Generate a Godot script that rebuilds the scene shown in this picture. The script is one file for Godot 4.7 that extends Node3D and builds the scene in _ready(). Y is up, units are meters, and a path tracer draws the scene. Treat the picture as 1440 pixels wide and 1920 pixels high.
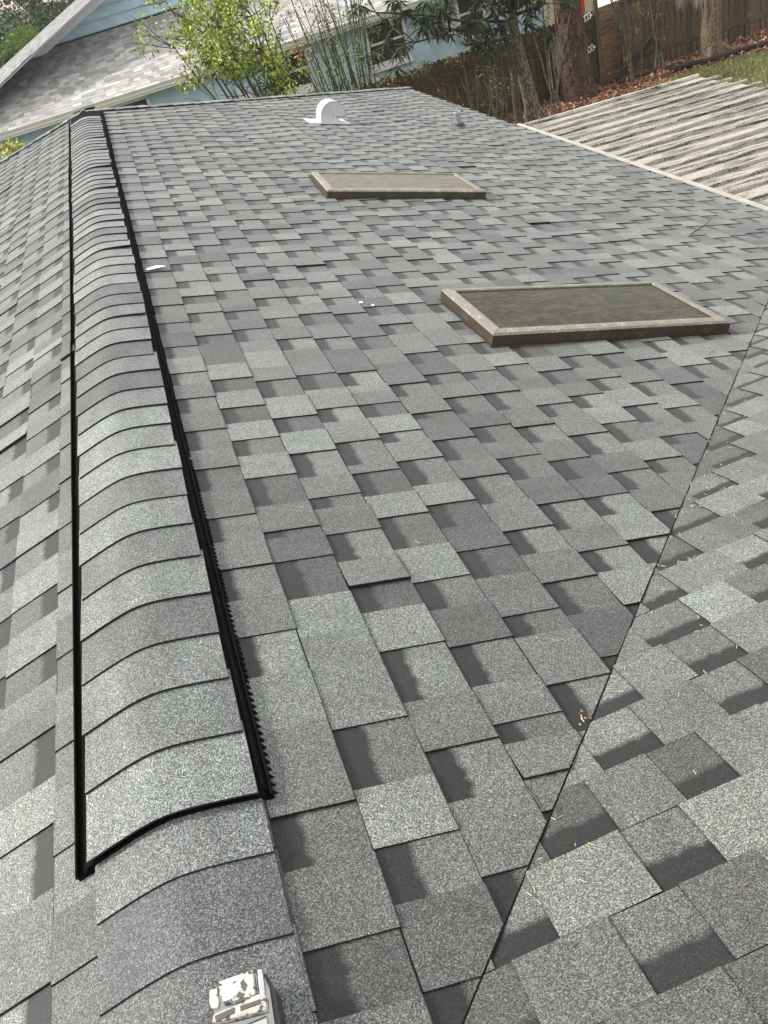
extends Node3D

const AL := 0.3027          # pitch of the main roof
const BE := 0.2733          # pitch of the cross gable
const EXPO := 0.143         # course exposure
const GY := -3.9            # ground level (ridge of the house is y = 0)
const DARK := Color(0.012, 0.012, 0.013)

var rng := RandomNumberGenerator.new()
var taken := {}
var M := {}
var cam: Camera3D
var gran_mean := 0.3
var pieces: Array = []

# ------------------------------------------------------------------ mesh builder
class MB:
	var v := PackedVector3Array()
	var n := PackedVector3Array()
	var c := PackedColorArray()
	var u := PackedVector2Array()
	func tri(a: Vector3, b: Vector3, d: Vector3, nn: Vector3, col: Color, ua := Vector2.ZERO, ub := Vector2.ZERO, ud := Vector2.ZERO):
		if (b - a).cross(d - a).dot(nn) > 0.0:
			v.append_array([a, d, b]); u.append_array([ua, ud, ub])
		else:
			v.append_array([a, b, d]); u.append_array([ua, ub, ud])
		n.append_array([nn, nn, nn]); c.append_array([col, col, col])
	func poly(p: Array, hint: Vector3, cols: Array, uvs: Array = []):
		var nn := Vector3.ZERO
		for i in range(1, p.size() - 1):
			nn += (p[i] - p[0]).cross(p[i + 1] - p[0])
		if nn.length_squared() < 1e-20: return
		nn = nn.normalized()
		if nn.dot(hint) < 0: nn = -nn
		for i in range(1, p.size() - 1):
			var k := [0, i, i + 1]
			if (p[i] - p[0]).cross(p[i + 1] - p[0]).dot(nn) > 0: k = [0, i + 1, i]
			for j in k:
				v.append(p[j]); n.append(nn)
				c.append(cols[j] if cols.size() > 1 else cols[0])
				u.append(uvs[j] if uvs.size() else Vector2(p[j].x + p[j].y * .37, p[j].z + p[j].y))
	func sm(p: Array, ns: Array, cols: Array, uvs: Array):      # a face with its own vertex normals
		for i in range(1, p.size() - 1):
			var k := [0, i, i + 1]
			if (p[i] - p[0]).cross(p[i + 1] - p[0]).dot(ns[0]) > 0: k = [0, i + 1, i]
			for j in k:
				v.append(p[j]); n.append(ns[j]); c.append(cols[j] if cols.size() > 1 else cols[0]); u.append(uvs[j])
	func box(x: Transform3D, s: Vector3, col: Color):
		var h := s * .5
		var w := Vector2(x.origin.x * 3.17 + x.origin.z * 1.3, x.origin.y * 2.1 + x.origin.z * .77)
		for ax in 3:
			for sg in [-1.0, 1.0]:
				var a := (ax + 1) % 3
				var b := (ax + 2) % 3
				var ps := []
				var uv := []
				for q in [[-1, -1], [1, -1], [1, 1], [-1, 1]]:
					var p := Vector3.ZERO
					p[ax] = h[ax] * sg; p[a] = h[a] * q[0]; p[b] = h[b] * q[1]
					ps.append(x * p)
					# the long way of the box runs along v
					uv.append((Vector2(p[a], p[b]) if s[b] >= s[a] else Vector2(p[b], p[a])) + w)
				var nn := Vector3.ZERO
				nn[ax] = sg
				poly(ps, x.basis * nn, [col], uv)
	func extrude(pr: PackedVector2Array, x: Transform3D, l0: float, l1: float, col: Color, caps := true):
		var cen := Vector2.ZERO
		for p in pr: cen += p / pr.size()
		var ccw := not Geometry2D.is_polygon_clockwise(pr)
		var run := 0.0
		for i in pr.size():
			var a := pr[i]
			var b := pr[(i + 1) % pr.size()]
			var e := b - a
			var o := Vector2(e.y, -e.x) if ccw else Vector2(-e.y, e.x)
			var l := e.length()
			poly([x * Vector3(a.x, a.y, l0), x * Vector3(b.x, b.y, l0), x * Vector3(b.x, b.y, l1), x * Vector3(a.x, a.y, l1)],
				x.basis * Vector3(o.x, o.y, 0), [col], [Vector2(run, l0), Vector2(run + l, l0), Vector2(run + l, l1), Vector2(run, l1)])
			run += l
		if caps:
			var t := Geometry2D.triangulate_polygon(pr)
			for e in [[l0, -1.0], [l1, 1.0]]:
				for i in range(0, t.size(), 3):
					var q := []
					var uv := []
					for j in 3:
						q.append(x * Vector3(pr[t[i + j]].x, pr[t[i + j]].y, e[0])); uv.append(pr[t[i + j]])
					poly(q, x.basis * Vector3(0, 0, e[1]), [col], uv)
	func tube(p: Array, r: Array, sides: int, col: Color, cap := true, rough := 0.0):
		var rings := []
		var nrm := []
		var up := Vector3(0.31, 0.2, 0.93)
		for i in p.size():
			var d: Vector3 = (p[min(i + 1, p.size() - 1)] - p[max(i - 1, 0)]).normalized()
			var a := d.cross(up)
			if a.length() < .05: a = d.cross(Vector3(1, 0, .1))
			a = a.normalized()
			var b := d.cross(a)
			var ring := []
			var nr := []
			for k in sides:
				var t := TAU * k / sides
				var o := a * cos(t) + b * sin(t)
				var w := 1.0 + rough * sin(k * 12.9898 + i * 78.233 + p.size())
				ring.append(p[i] + o * r[i] * w); nr.append(o)
			rings.append(ring); nrm.append(nr)
		var run := 0.0
		for i in p.size() - 1:
			var l: float = (p[i + 1] - p[i]).length()
			for k in sides:
				var k2 := (k + 1) % sides
				var u0: float = TAU * k / sides * r[0]
				var u1: float = TAU * (k + 1) / sides * r[0]
				sm([rings[i][k], rings[i][k2], rings[i + 1][k2], rings[i + 1][k]], [nrm[i][k], nrm[i][k2], nrm[i + 1][k2], nrm[i + 1][k]], [col],
					[Vector2(u0, run), Vector2(u1, run), Vector2(u1, run + l), Vector2(u0, run + l)])
			run += l
		if cap:
			poly(rings[-1], p[-1] - p[-2], [col]); poly(rings[0], p[0] - p[1], [col])
	func leaf(at: Vector3, d: Vector3, side: Vector3, l: float, w: float, col: Color, bend := 0.0):
		var nn := d.cross(side).normalized()
		var t := at + d * l - Vector3(0, bend * l, 0)
		var m := at + d * l * .45 - Vector3(0, bend * l * .25, 0)
		var a := m + side * w * .5 + nn * w * .12
		var b := m - side * w * .5 + nn * w * .12
		var n1 := (a - at).cross(t - at).normalized()
		if n1.dot(nn) < 0: n1 = -n1
		var n2 := (b - at).cross(t - at).normalized()
		if n2.dot(nn) < 0: n2 = -n2
		tri(at, a, t, n1, col); tri(at, t, b, n2, col)
	func mesh(mat: Material) -> ArrayMesh:
		var ar := []
		ar.resize(Mesh.ARRAY_MAX)
		ar[Mesh.ARRAY_VERTEX] = v; ar[Mesh.ARRAY_NORMAL] = n; ar[Mesh.ARRAY_COLOR] = c; ar[Mesh.ARRAY_TEX_UV] = u
		var m := ArrayMesh.new()
		m.add_surface_from_arrays(Mesh.PRIMITIVE_TRIANGLES, ar)
		m.surface_set_material(0, mat)
		return m

# ------------------------------------------------------------------ naming
func put(called: String, o: Node3D, parent: Node) -> Node3D:
	var key := str(parent.get_instance_id()) + called
	var k: int = taken.get(key, 0)
	taken[key] = k + 1
	o.name = called if k == 0 else "%s_%03d" % [called, k]
	parent.add_child(o, true)
	return o

func obj(called: String, mb: MB, mat: Material, parent: Node = self, label := "") -> MeshInstance3D:
	var o := MeshInstance3D.new()
	o.mesh = mb.mesh(mat)
	put(called, o, parent)
	if label: o.set_meta("label", label)
	return o

func shared(called: String, me: Mesh, parent: Node, x: Transform3D) -> MeshInstance3D:
	var o := MeshInstance3D.new()
	o.mesh = me
	o.transform = x
	put(called, o, parent)
	return o

func tag(o: Node, label: String, category: String, group := ""):
	o.set_meta("label", label)
	if category: o.set_meta("category", category)
	if group: o.set_meta("group", group)
	return o

func thing(called: String, label: String, category: String, at := Vector3.ZERO, group := "") -> Node3D:
	var o := Node3D.new()
	o.position = at
	put(called, o, self)
	tag(o, label, category, group)
	return o

func kind(o: Node, k: String):
	o.set_meta("kind", k)
	return o

func rr(a: float, b: float) -> float: return rng.randf_range(a, b)
func rv() -> Vector3: return Vector3(rng.randfn(), rng.randfn(), rng.randfn()).normalized()
func g(x: float) -> Color: return Color(x, x, x)
func pos(p: Vector3) -> Transform3D: return Transform3D(Basis(), p)

# ------------------------------------------------------------------ textures and materials
func img_tex(w: int, h: int, f: Callable) -> ImageTexture:
	var b := PackedByteArray()
	b.resize(w * h * 3)
	var i := 0
	for y in h:
		for x in w:
			var col: Color = f.call(x, y)
			b[i] = clampi(int(col.r * 255), 0, 255); b[i + 1] = clampi(int(col.g * 255), 0, 255); b[i + 2] = clampi(int(col.b * 255), 0, 255)
			i += 3
	var im := Image.create_from_data(w, h, false, Image.FORMAT_RGB8, b)
	return ImageTexture.create_from_image(im)

func noise(seed_: int, freq: float, oct := 3, type := FastNoiseLite.TYPE_SIMPLEX_SMOOTH) -> FastNoiseLite:
	var f := FastNoiseLite.new()
	f.seed = seed_; f.frequency = freq; f.noise_type = type; f.fractal_octaves = oct
	if oct <= 1: f.fractal_type = FastNoiseLite.FRACTAL_NONE
	return f

func mat(tex: Texture2D, rough: float, scale := Vector2.ONE, normal: Texture2D = null, ns := 1.0) -> StandardMaterial3D:
	var m := StandardMaterial3D.new()
	m.vertex_color_use_as_albedo = true
	m.roughness = rough
	if tex:
		m.albedo_texture = tex
		m.uv1_scale = Vector3(scale.x, scale.y, 1)
	if normal:
		m.normal_enabled = true; m.normal_texture = normal; m.normal_scale = ns
	return m

func make_materials():
	# roofing granules: cells about 2 mm across, dark, grey and pale stone chips
	var cells := noise(11, 0.40, 1, FastNoiseLite.TYPE_CELLULAR)
	cells.cellular_return_type = FastNoiseLite.RETURN_CELL_VALUE
	cells.cellular_distance_function = FastNoiseLite.DISTANCE_EUCLIDEAN
	cells.cellular_jitter = 1.0
	var fine := noise(12, 0.9, 1)
	var patchy := noise(13, 0.012, 3)
	var N := 1024
	var hb := PackedByteArray()
	hb.resize(N * N * 3)
	var sum := 0.0
	var b := PackedByteArray()
	b.resize(N * N * 3)
	var i := 0
	for y in N:
		for x in N:
			var q := cells.get_noise_2d(x, y) * .5 + .5
			var t := fposmod(q * 37.0, 1.0)
			var p := patchy.get_noise_2d(x, y) * .12
			var l := 0.0
			if q < .34 + p: l = lerpf(.24, .37, q / .34)
			elif q < .72 + p: l = lerpf(.42, .57, (q - .34) / .38)
			elif q < .93: l = lerpf(.59, .71, (q - .72) / .21)
			else: l = .82
			l *= 1.0 + fine.get_noise_2d(x, y) * .16
			var r := l; var gg := l; var bb := l
			if t < .16: r *= 1.07; bb *= .90
			elif t > .72: r *= .95; bb *= 1.02; gg *= 1.01
			b[i] = clampi(int(r * 255), 0, 255); b[i + 1] = clampi(int(gg * 255), 0, 255); b[i + 2] = clampi(int(bb * 255), 0, 255)
			var hh := clampi(int(120 + (q - .5) * 190), 0, 255)
			hb[i] = hh; hb[i + 1] = hh; hb[i + 2] = hh
			if (x + y) % 16 == 0: sum += pow(clampf(l, 0, 1), 2.2)
			i += 3
	gran_mean = sum / (N * N / 16.0)
	var gi := Image.create_from_data(N, N, false, Image.FORMAT_RGB8, b)
	var hi := Image.create_from_data(N, N, false, Image.FORMAT_RGB8, hb)
	hi.bump_map_to_normal_map(1.4)
	M.shingle = mat(ImageTexture.create_from_image(gi), 0.62, Vector2(1.8, 1.8), ImageTexture.create_from_image(hi), 0.55)
	M.shingle.metallic_specular = 0.45
	M.shingle.rim_enabled = true
	M.shingle.rim = .18
	M.shingle.rim_tint = .3
	var lg := noise(14, 0.3, 2)
	M.shingle_pale = mat(img_tex(256, 256, func(x, y): return g(.90 + lg.get_noise_2d(x, y) * .16)), .75, Vector2(2, 2))
	# wood grain along v
	var wn := noise(21, 0.05, 4)
	var wk := noise(22, 0.02, 3)
	var wood := img_tex(512, 512, func(x, y):
		var a: float = wn.get_noise_2d(x * 3.0, y * .16)
		var k: float = wk.get_noise_2d(x * .7, y * .35)
		var l: float = .72 + a * .34 + k * .24
		return Color(l, l * (.985 + k * .08), l * (.95 - k * .1)))
	M.wood = mat(wood, .85, Vector2(2.2, .7))
	# bark
	var bn := noise(31, 0.03, 4)
	var bk := noise(32, 0.09, 1, FastNoiseLite.TYPE_CELLULAR)
	bk.cellular_return_type = FastNoiseLite.RETURN_DISTANCE2_SUB
	var bark := img_tex(512, 512, func(x, y):
		var a: float = bn.get_noise_2d(x * 1.6, y * .5)
		var k: float = bk.get_noise_2d(x * .9, y * .3) + 1.0
		var l: float = clampf(.42 + a * .5 + k * .35, .1, 1.0)
		return Color(l, l * .97, l * .92))
	M.bark = mat(bark, .9, Vector2(2.0, 1.2))
	# lichen-covered pale bark
	var ln := noise(33, 0.014, 4)
	var lichen := img_tex(512, 512, func(x, y):
		var a: float = ln.get_noise_2d(x, y * .7)
		var k: float = bn.get_noise_2d(x * 2.0, y * .6)
		var l: float = .45 + k * .3
		if a > .06: return Color(.66 + k * .2, .66 + k * .2, .60 + k * .2)
		return Color(l * .9, l * .82, l * .66))
	M.lichen = mat(lichen, .92, Vector2(2.2, 1.4))
	# painted metal: slight soiling
	var pn := noise(41, 0.02, 4)
	var paint := img_tex(256, 256, func(x, y):
		var l: float = .93 + pn.get_noise_2d(x, y) * .10
		return Color(l, l, l * .99))
	M.paint = mat(paint, .45, Vector2(.8, .8))
	M.stucco = mat(paint, .8, Vector2(.35, .35))
	# weathered aluminium patio panels: pale with black mould, worst along the pans; v runs along the panel
	var s1 := noise(51, 0.011, 4)
	var s2 := noise(52, 0.05, 4)
	var s3 := noise(53, 0.22, 2)
	var panel := img_tex(512, 1024, func(x, y):
		var a: float = s1.get_noise_2d(x * 2.6, y * .22)
		var k: float = s2.get_noise_2d(x * 1.8, y * .20)
		var d: float = s3.get_noise_2d(x, y * .5)
		var dirt: float = clampf((a * .8 + k * .75 + d * .8 + .10) * 2.2, 0.0, 1.0)
		var l: float = lerpf(.92, .20, dirt * dirt) + d * .05
		return Color(l, l * (.985 - dirt * .02), l * (.955 - dirt * .07)))
	M.panel = mat(panel, .6, Vector2(.9, .45))
	# old bronze skylight frames: chalky film, pale lichen dots
	var fc := noise(61, 0.10, 1, FastNoiseLite.TYPE_CELLULAR)
	fc.cellular_return_type = FastNoiseLite.RETURN_DISTANCE
	var fm := noise(62, 0.008, 3)
	var ff := noise(63, 0.05, 4)
	var frame := img_tex(1024, 1024, func(x, y):
		var a: float = fc.get_noise_2d(x, y) + 1.0
		var m: float = fm.get_noise_2d(x, y)
		var k: float = ff.get_noise_2d(x, y)
		var l: float = .66 + k * .12
		if a < .10 + m * .5: return Color(.98, .98, .93)
		return Color(l, l * .965, l * .89))
	M.bronze = mat(frame, .42, Vector2(1.0, 1.0))
	# dirty acrylic panes
	var g1 := noise(71, 0.012, 4)
	var g2 := noise(72, 0.08, 4)
	var d3 := noise(73, 0.4, 2)
	var pane := img_tex(512, 512, func(x, y):
		var a: float = g1.get_noise_2d(x, y * 1.6)
		var k: float = g2.get_noise_2d(x * .5, y)
		var l: float = .62 + a * .22 + k * .30 + d3.get_noise_2d(x, y) * .3
		return Color(l, l * .985, l * .86))
	M.pane = mat(pane, .24, Vector2(1.0, 1.0))
	M.pane.metallic_specular = .15
	M.pane_dusty_sky = mat(pane, .4, Vector2(1.0, 1.0))
	# ground covers
	var m1 := noise(81, 0.03, 4)
	var m2 := noise(82, 0.16, 3)
	var soil := img_tex(512, 512, func(x, y):
		var a: float = m1.get_noise_2d(x, y)
		var k: float = m2.get_noise_2d(x, y)
		var l: float = .66 + a * .35 + k * .5
		return Color(l, l * .93, l * .88))
	M.soil = mat(soil, .95, Vector2(.6, .6))
	M.plain = mat(null, .6)
	M.enamel = mat(null, .5)
	M.rubber = mat(null, .55)
	M.black = mat(null, .8)
	M.black.metallic_specular = .15
	M.leaf = mat(null, .5)
	M.leaf.backlight_enabled = true
	M.leaf.backlight = Color(.12, .16, .03)
	M.leafdark = mat(null, .5)
	M.leafdark.metallic_specular = .25
	M.leafdark.backlight_enabled = true
	M.leafdark.backlight = Color(.03, .05, .015)
	M.chrome = mat(null, .16); M.chrome.metallic = 1.0
	M.lead = mat(null, .45); M.lead.metallic = .6
	M.glass = mat(null, .06)
	# worn paint plate on the tape measure
	var w1 := noise(91, 0.013, 4)
	var worn := img_tex(256, 256, func(x, y):
		var a: float = w1.get_noise_2d(x, y)
		if a < -.30: return Color(.40, .37, .33)
		var l: float = .86 + a * .22
		return Color(l, l * .995, l * .975))
	M.worn = mat(worn, .4, Vector2(14, 14))

# ------------------------------------------------------------------ roof surfaces (s down the slope, z or x along it, h off it)
func on_right(s: float, z: float, h: float) -> Vector3: return Vector3(s * cos(AL) + h * sin(AL), -s * sin(AL) + h * cos(AL), z)
func on_left(s: float, z: float, h: float) -> Vector3: return Vector3(-s * cos(AL) - h * sin(AL), -s * sin(AL) + h * cos(AL), z)
func on_cross(t: float, x: float, h: float) -> Vector3: return Vector3(x, -t * sin(BE) + h * cos(BE), -.228 - t * cos(BE) - h * sin(BE))

func clip(p: Array, a: float, b: float, d: float) -> Array:      # keep a*x + b*y <= d
	var o := []
	for i in p.size():
		var q: Vector2 = p[i]
		var w: Vector2 = p[(i + 1) % p.size()]
		var e := a * q.x + b * q.y - d
		var f := a * w.x + b * w.y - d
		if e <= 0: o.append(q)
		if e * f < 0: o.append(q.lerp(w, e / (e - f)))
	return o

var weather := FastNoiseLite.new()
var drift := FastNoiseLite.new()
func tone() -> Color:
	var r := rng.randf()
	var l := rr(.155, .185)
	var col := Color(l, l * 1.04, l * .995)
	if r < .22: l = rr(.20, .245); col = Color(l, l * 1.05, l * .985)
	elif r < .50: l = rr(.125, .15); col = Color(l, l * 1.03, l * .985)
	elif r < .68: l = rr(.09, .112); col = Color(l, l * 1.02, l * .99)
	return col

# one tab of a laminated shingle
func tab(mb: MB, p: Dictionary):
	var s0: float = p.s0; var s1: float = p.s1
	var z0: float = p.z0; var z1: float = p.z1
	var mp: Callable = p.mp
	var col: Color = p.col
	var at: Vector3 = mp.call((s0 + s1) * .5, (z0 + z1) * .5, 0.0)
	var wv := weather.get_noise_2d(at.x * 1.0, at.z * .6)
	col = col * (.68 + wv * .12) if not p.has("mean") else col
	col.r *= 1.0 + maxf(0, weather.get_noise_2d(at.x * .5 + 40, at.z * .35)) * .10
	var gm: float = p.get("mean", gran_mean)
	col = col / gm; col.a = 1
	var dark: Color = p.dark / gm; dark.a = 1
	var e0 := s1 - .0026
	var breaks := [s0, e0, s1 - .0012, s1]
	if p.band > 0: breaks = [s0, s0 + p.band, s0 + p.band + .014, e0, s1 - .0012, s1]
	if p.has("mean"): breaks = [s0, s1]
	var hf := func(q: Vector2) -> float:
		var zt := clampf((q.y - z0) / (z1 - z0), 0, 1)
		return p.lay + .0045 * (q.x - s0) / (s1 - s0) - maxf(0.0, q.x - e0) * .8 + p.lift * zt * zt + p.lift0 * (1 - zt)
	var off: Vector2 = p.uv
	var near: bool = p.get("near", false)
	var rag := func(z: float) -> float: return drift.get_noise_2d(z * 16.0 + off.y * 40.0, off.x * 23.0) * .009 if near else 0.0
	var cf := func(q: Vector2) -> Color:
		if p.has("mean"): return col
		var cc := col
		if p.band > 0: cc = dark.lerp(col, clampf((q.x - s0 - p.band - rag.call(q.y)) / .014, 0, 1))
		cc = cc * (1.0 + drift.get_noise_2d(q.x + off.x * 31.0, q.y + off.y * 17.0) * .22)
		if q.x > s1 - .0018: cc = cc.lerp(p.edge, .85)
		cc.a = 1
		return cc
	var up: Vector3 = mp.call(s0, z0, 1.0) - mp.call(s0, z0, 0.0)
	var zs := [z0, z1]
	if near:
		var cuts := 8 if p.band > 0 else 3
		zs = []
		for j in cuts + 1: zs.append(lerpf(z0, z1, float(j) / cuts))
	for i in breaks.size() - 1:
		for j in zs.size() - 1:
			var r := [Vector2(breaks[i], zs[j]), Vector2(breaks[i + 1], zs[j]), Vector2(breaks[i + 1], zs[j + 1]), Vector2(breaks[i], zs[j + 1])]
			if p.band > 0 and near:          # the dark granules end raggedly
				for q in 4:
					var bi: int = i + (1 if q == 1 or q == 2 else 0)
					if bi == 1 or bi == 2: r[q].x += rag.call(r[q].y)
			for k in p.cl: r = clip(r, k[0], k[1], k[2])
			if r.size() < 3: continue
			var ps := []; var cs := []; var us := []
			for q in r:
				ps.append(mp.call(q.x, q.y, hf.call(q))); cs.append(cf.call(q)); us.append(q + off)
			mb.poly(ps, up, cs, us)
	var full := [Vector2(s0, z0), Vector2(s1, z0), Vector2(s1, z1), Vector2(s0, z1)]
	for k in p.cl: full = clip(full, k[0], k[1], k[2])
	if full.size() < 3: return
	var cen := Vector3.ZERO
	for q in full: cen += mp.call(q.x, q.y, 0.0) / full.size()
	for i in full.size():
		var a: Vector2 = full[i]
		var b: Vector2 = full[(i + 1) % full.size()]
		if a.x < s0 + .0005 and b.x < s0 + .0005: continue        # tucked under the course above
		if a.distance_to(b) < .0008: continue
		var A: Vector3 = mp.call(a.x, a.y, hf.call(a)); var B: Vector3 = mp.call(b.x, b.y, hf.call(b))
		var A0: Vector3 = mp.call(a.x, a.y, -.004); var B0: Vector3 = mp.call(b.x, b.y, -.004)
		mb.poly([A, B, B0, A0], (A + B) * .5 - cen, [p.edge], [a, b, b, a])

func slope_pieces(which: int, mp: Callable, rows: Array, z_lo: Callable, z_hi: Callable, cl: Array, set_gaps: Dictionary):
	for k in rows.size() - 1:
		var s0: float = rows[k]
		var s1: float = rows[k + 1]
		var lo: float = z_lo.call(s0, s1) - rng.randf() * .1
		var hi: float = z_hi.call(s0, s1)
		# gaps between the teeth, from far to near
		var gaps := []
		var fixed: Array = set_gaps.get(k, [])
		var z := lo
		var far_end: float = fixed[0][0] - .12 if fixed.size() else hi
		while z < far_end:
			var t := rr(.11, .165)
			var w := rr(.095, .14)
			if z + t + w > far_end: break
			gaps.append([z + t, z + t + w]); z += t + w
		gaps.append_array(fixed)
		if fixed.size(): z = fixed[-1][1]
		while z < hi:
			var t := rr(.11, .17)
			var w := rr(.095, .15)
			gaps.append([z + t, z + t + w]); z += t + w
		z = lo
		var run := []
		for q in gaps:
			run.append([z, q[0], true]); run.append([q[0], q[1], false]); z = q[1]
		if z < hi: run.append([z, hi, true])
		for q in run:
			var bits := [[q[0], q[1]]]
			var len_: float = q[1] - q[0]
			if q[2] and len_ > .15 and (len_ > .24 or rng.randf() < .6):
				bits = []
				var cuts := maxi(2, int(round(len_ / .15)))
				var c0: float = q[0]
				for j in cuts:
					var c1: float = q[1] if j == cuts - 1 else q[0] + len_ * (j + 1 + rr(-.25, .25)) / cuts
					bits.append([c0, c1]); c0 = c1
			for w in bits.size():
				var bt: Array = bits[w]
				if bt[1] < lo or bt[0] > hi or bt[1] - bt[0] < .004: continue
				var tooth: bool = q[2]
				var near_end: bool = w == bits.size() - 1
				var lift := 0.0
				if tooth and near_end: lift = maxf(0, rng.randfn(.0008, .0009))
				if tooth and rng.randf() < .01: lift += .006
				if tooth and near_end and which == 0:
					var vz := -.228 - 1.0633 * s0
					if vz - bt[1] < .16 and rng.randf() < .45: lift = rr(.002, .006)
				pieces.append({"roof": which, "mp": mp, "s0": s0, "s1": s1 + rr(-.0015, .0015), "z0": bt[0], "z1": bt[1], "lay": .0043 if tooth else .0012,
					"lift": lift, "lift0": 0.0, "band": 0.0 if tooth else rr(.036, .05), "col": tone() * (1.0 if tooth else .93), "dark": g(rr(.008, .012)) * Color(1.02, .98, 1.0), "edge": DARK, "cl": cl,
					"uv": Vector2(rng.randf(), rng.randf()) * 3.0})

func seen(p: Vector3) -> bool:
	var q := cam.global_transform.affine_inverse() * p
	if q.z > -.1: return false
	return absf(q.x / q.z) < .44 and absf(q.y / q.z) < .585

func _ready():
	rng.seed = 20240517
	# ---------------------------------------------------------------- camera, sky, sun
	cam = Camera3D.new()
	cam.name = "camera"
	add_child(cam)
	cam.transform = Transform3D(Basis(Vector3(.92676, -.23721, .29041), Vector3(.35816, .79092, -.49629), Vector3(-.11173, .56411, .81810)).orthonormalized(), Vector3(.3328, 1.0989, 0))
	cam.fov = 59.718
	cam.keep_aspect = Camera3D.KEEP_HEIGHT
	cam.near = 0.05
	cam.far = 600.0
	cam.current = true
	var we := WorldEnvironment.new()
	we.name = "environment"
	add_child(we)
	var env := Environment.new()
	we.environment = env
	env.background_mode = Environment.BG_SKY
	env.tonemap_mode = Environment.TONE_MAPPER_LINEAR
	env.tonemap_exposure = 1.74
	env.sdfgi_enabled = true; env.ssao_enabled = true; env.ssil_enabled = true
	var sm := ProceduralSkyMaterial.new()
	sm.sky_top_color = Color(.915, .922, .92)
	sm.sky_horizon_color = Color(.95, .96, .97)
	sm.sky_curve = .2
	sm.ground_bottom_color = Color(.25, .25, .22)
	sm.ground_horizon_color = Color(.6, .6, .58)
	sm.sky_energy_multiplier = 1.0
	var sky := Sky.new()
	sky.sky_material = sm
	env.sky = sky
	env.background_energy_multiplier = 1.0
	var sun := DirectionalLight3D.new()
	sun.name = "sun"
	sun.light_energy = 1.0
	sun.light_color = Color(1, .985, .96)
	sun.light_angular_distance = 12.0
	sun.shadow_enabled = true
	add_child(sun)
	sun.look_at_from_position(Vector3(-.78, .70, -.32) * 50, Vector3.ZERO)
	env.fog_enabled = true
	env.fog_light_color = Color(.93, .95, .97)
	env.fog_density = .0006

	drift.seed = 9; drift.frequency = 9.0; drift.fractal_octaves = 2
	weather.seed = 5; weather.frequency = .9; weather.fractal_octaves = 3
	make_materials()
	ground()
	our_house()
	patio()
	blue_house()
	wooden_fence()
	vegetation()
	debris()
	tape_measure()

# ------------------------------------------------------------------ the ground
func ground():
	var mb := MB.new()
	var c := Color(.16, .16, .07)
	mb.poly([Vector3(-300, GY, 300), Vector3(300, GY, 300), Vector3(300, GY, -400), Vector3(-300, GY, -400)], Vector3.UP, [c])
	kind(obj("ground", mb, M.soil), "structure")
	mb = MB.new()     # bed of red-brown mulch under the trees
	var a := []
	for q in [[5.0, -21.0], [18.5, -21.0], [18.5, -18.0], [15.0, -18.3], [13.6, -18.75], [12.4, -19.2], [11.6, -18.3], [9.4, -15.5], [5.0, -13.5]]: a.append(Vector3(q[0], GY + .006, q[1]))
	mb.poly(a, Vector3.UP, [Color(.26, .11, .062)])
	kind(obj("mulch_bed", mb, M.soil), "structure")
	mb = MB.new()
	for i in 9000:
		var x := rr(7.0, 18.0)
		var z := rr(-20.7, -17.8)
		if x > 11.6 and z > -19.0 + (x - 12.4) * .29: continue
		var t := Vector3(rr(-1, 1), rr(-.15, .5), rr(-1, 1)).normalized()
		var s := t.cross(Vector3(rr(-.4, .4), 1, rr(-.4, .4))).normalized()
		var k := rr(.5, 1.5)
		mb.leaf(Vector3(x, GY + rr(.01, .04), z), t, s, rr(.06, .15), rr(.025, .06), [Color(.32, .12, .06), Color(.40, .19, .10), Color(.18, .08, .05), Color(.44, .28, .18)][rng.randi() % 4] * k)
	kind(tag(obj("fallen_leaves", mb, M.leaf), "loose red-brown leaves lying on the mulch bed by the fence", "leaves"), "stuff")
	mb = MB.new()
	for i in 12000:
		var x := rr(11.2, 17.5)
		var z := rr(-18.9, -14.5)
		if z < -19.0 + (x - 12.4) * .29 + .12: continue
		var h := rr(.04, .11)
		var t := Vector3(rr(-.6, .6), 1, rr(-.6, .6)).normalized()
		var s := t.cross(rv()).normalized()
		mb.leaf(Vector3(x, GY + .004, z), t, s, h, .016, Color(.19, .25, .045).lerp(Color(.34, .31, .09), rng.randf()) * rr(.6, 1.25))
	kind(tag(obj("grass", mb, M.leaf), "patchy short grass beyond the white patio roof", "grass"), "stuff")
	mb = MB.new()
	mb.poly([Vector3(24.2, GY + .012, -46), Vector3(60, GY + .012, -46), Vector3(60, GY + .012, -25), Vector3(13.2, GY + .012, -25)], Vector3.UP, [Color(.72, .71, .68)])
	kind(obj("driveway", mb, M.stucco), "structure")

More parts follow.
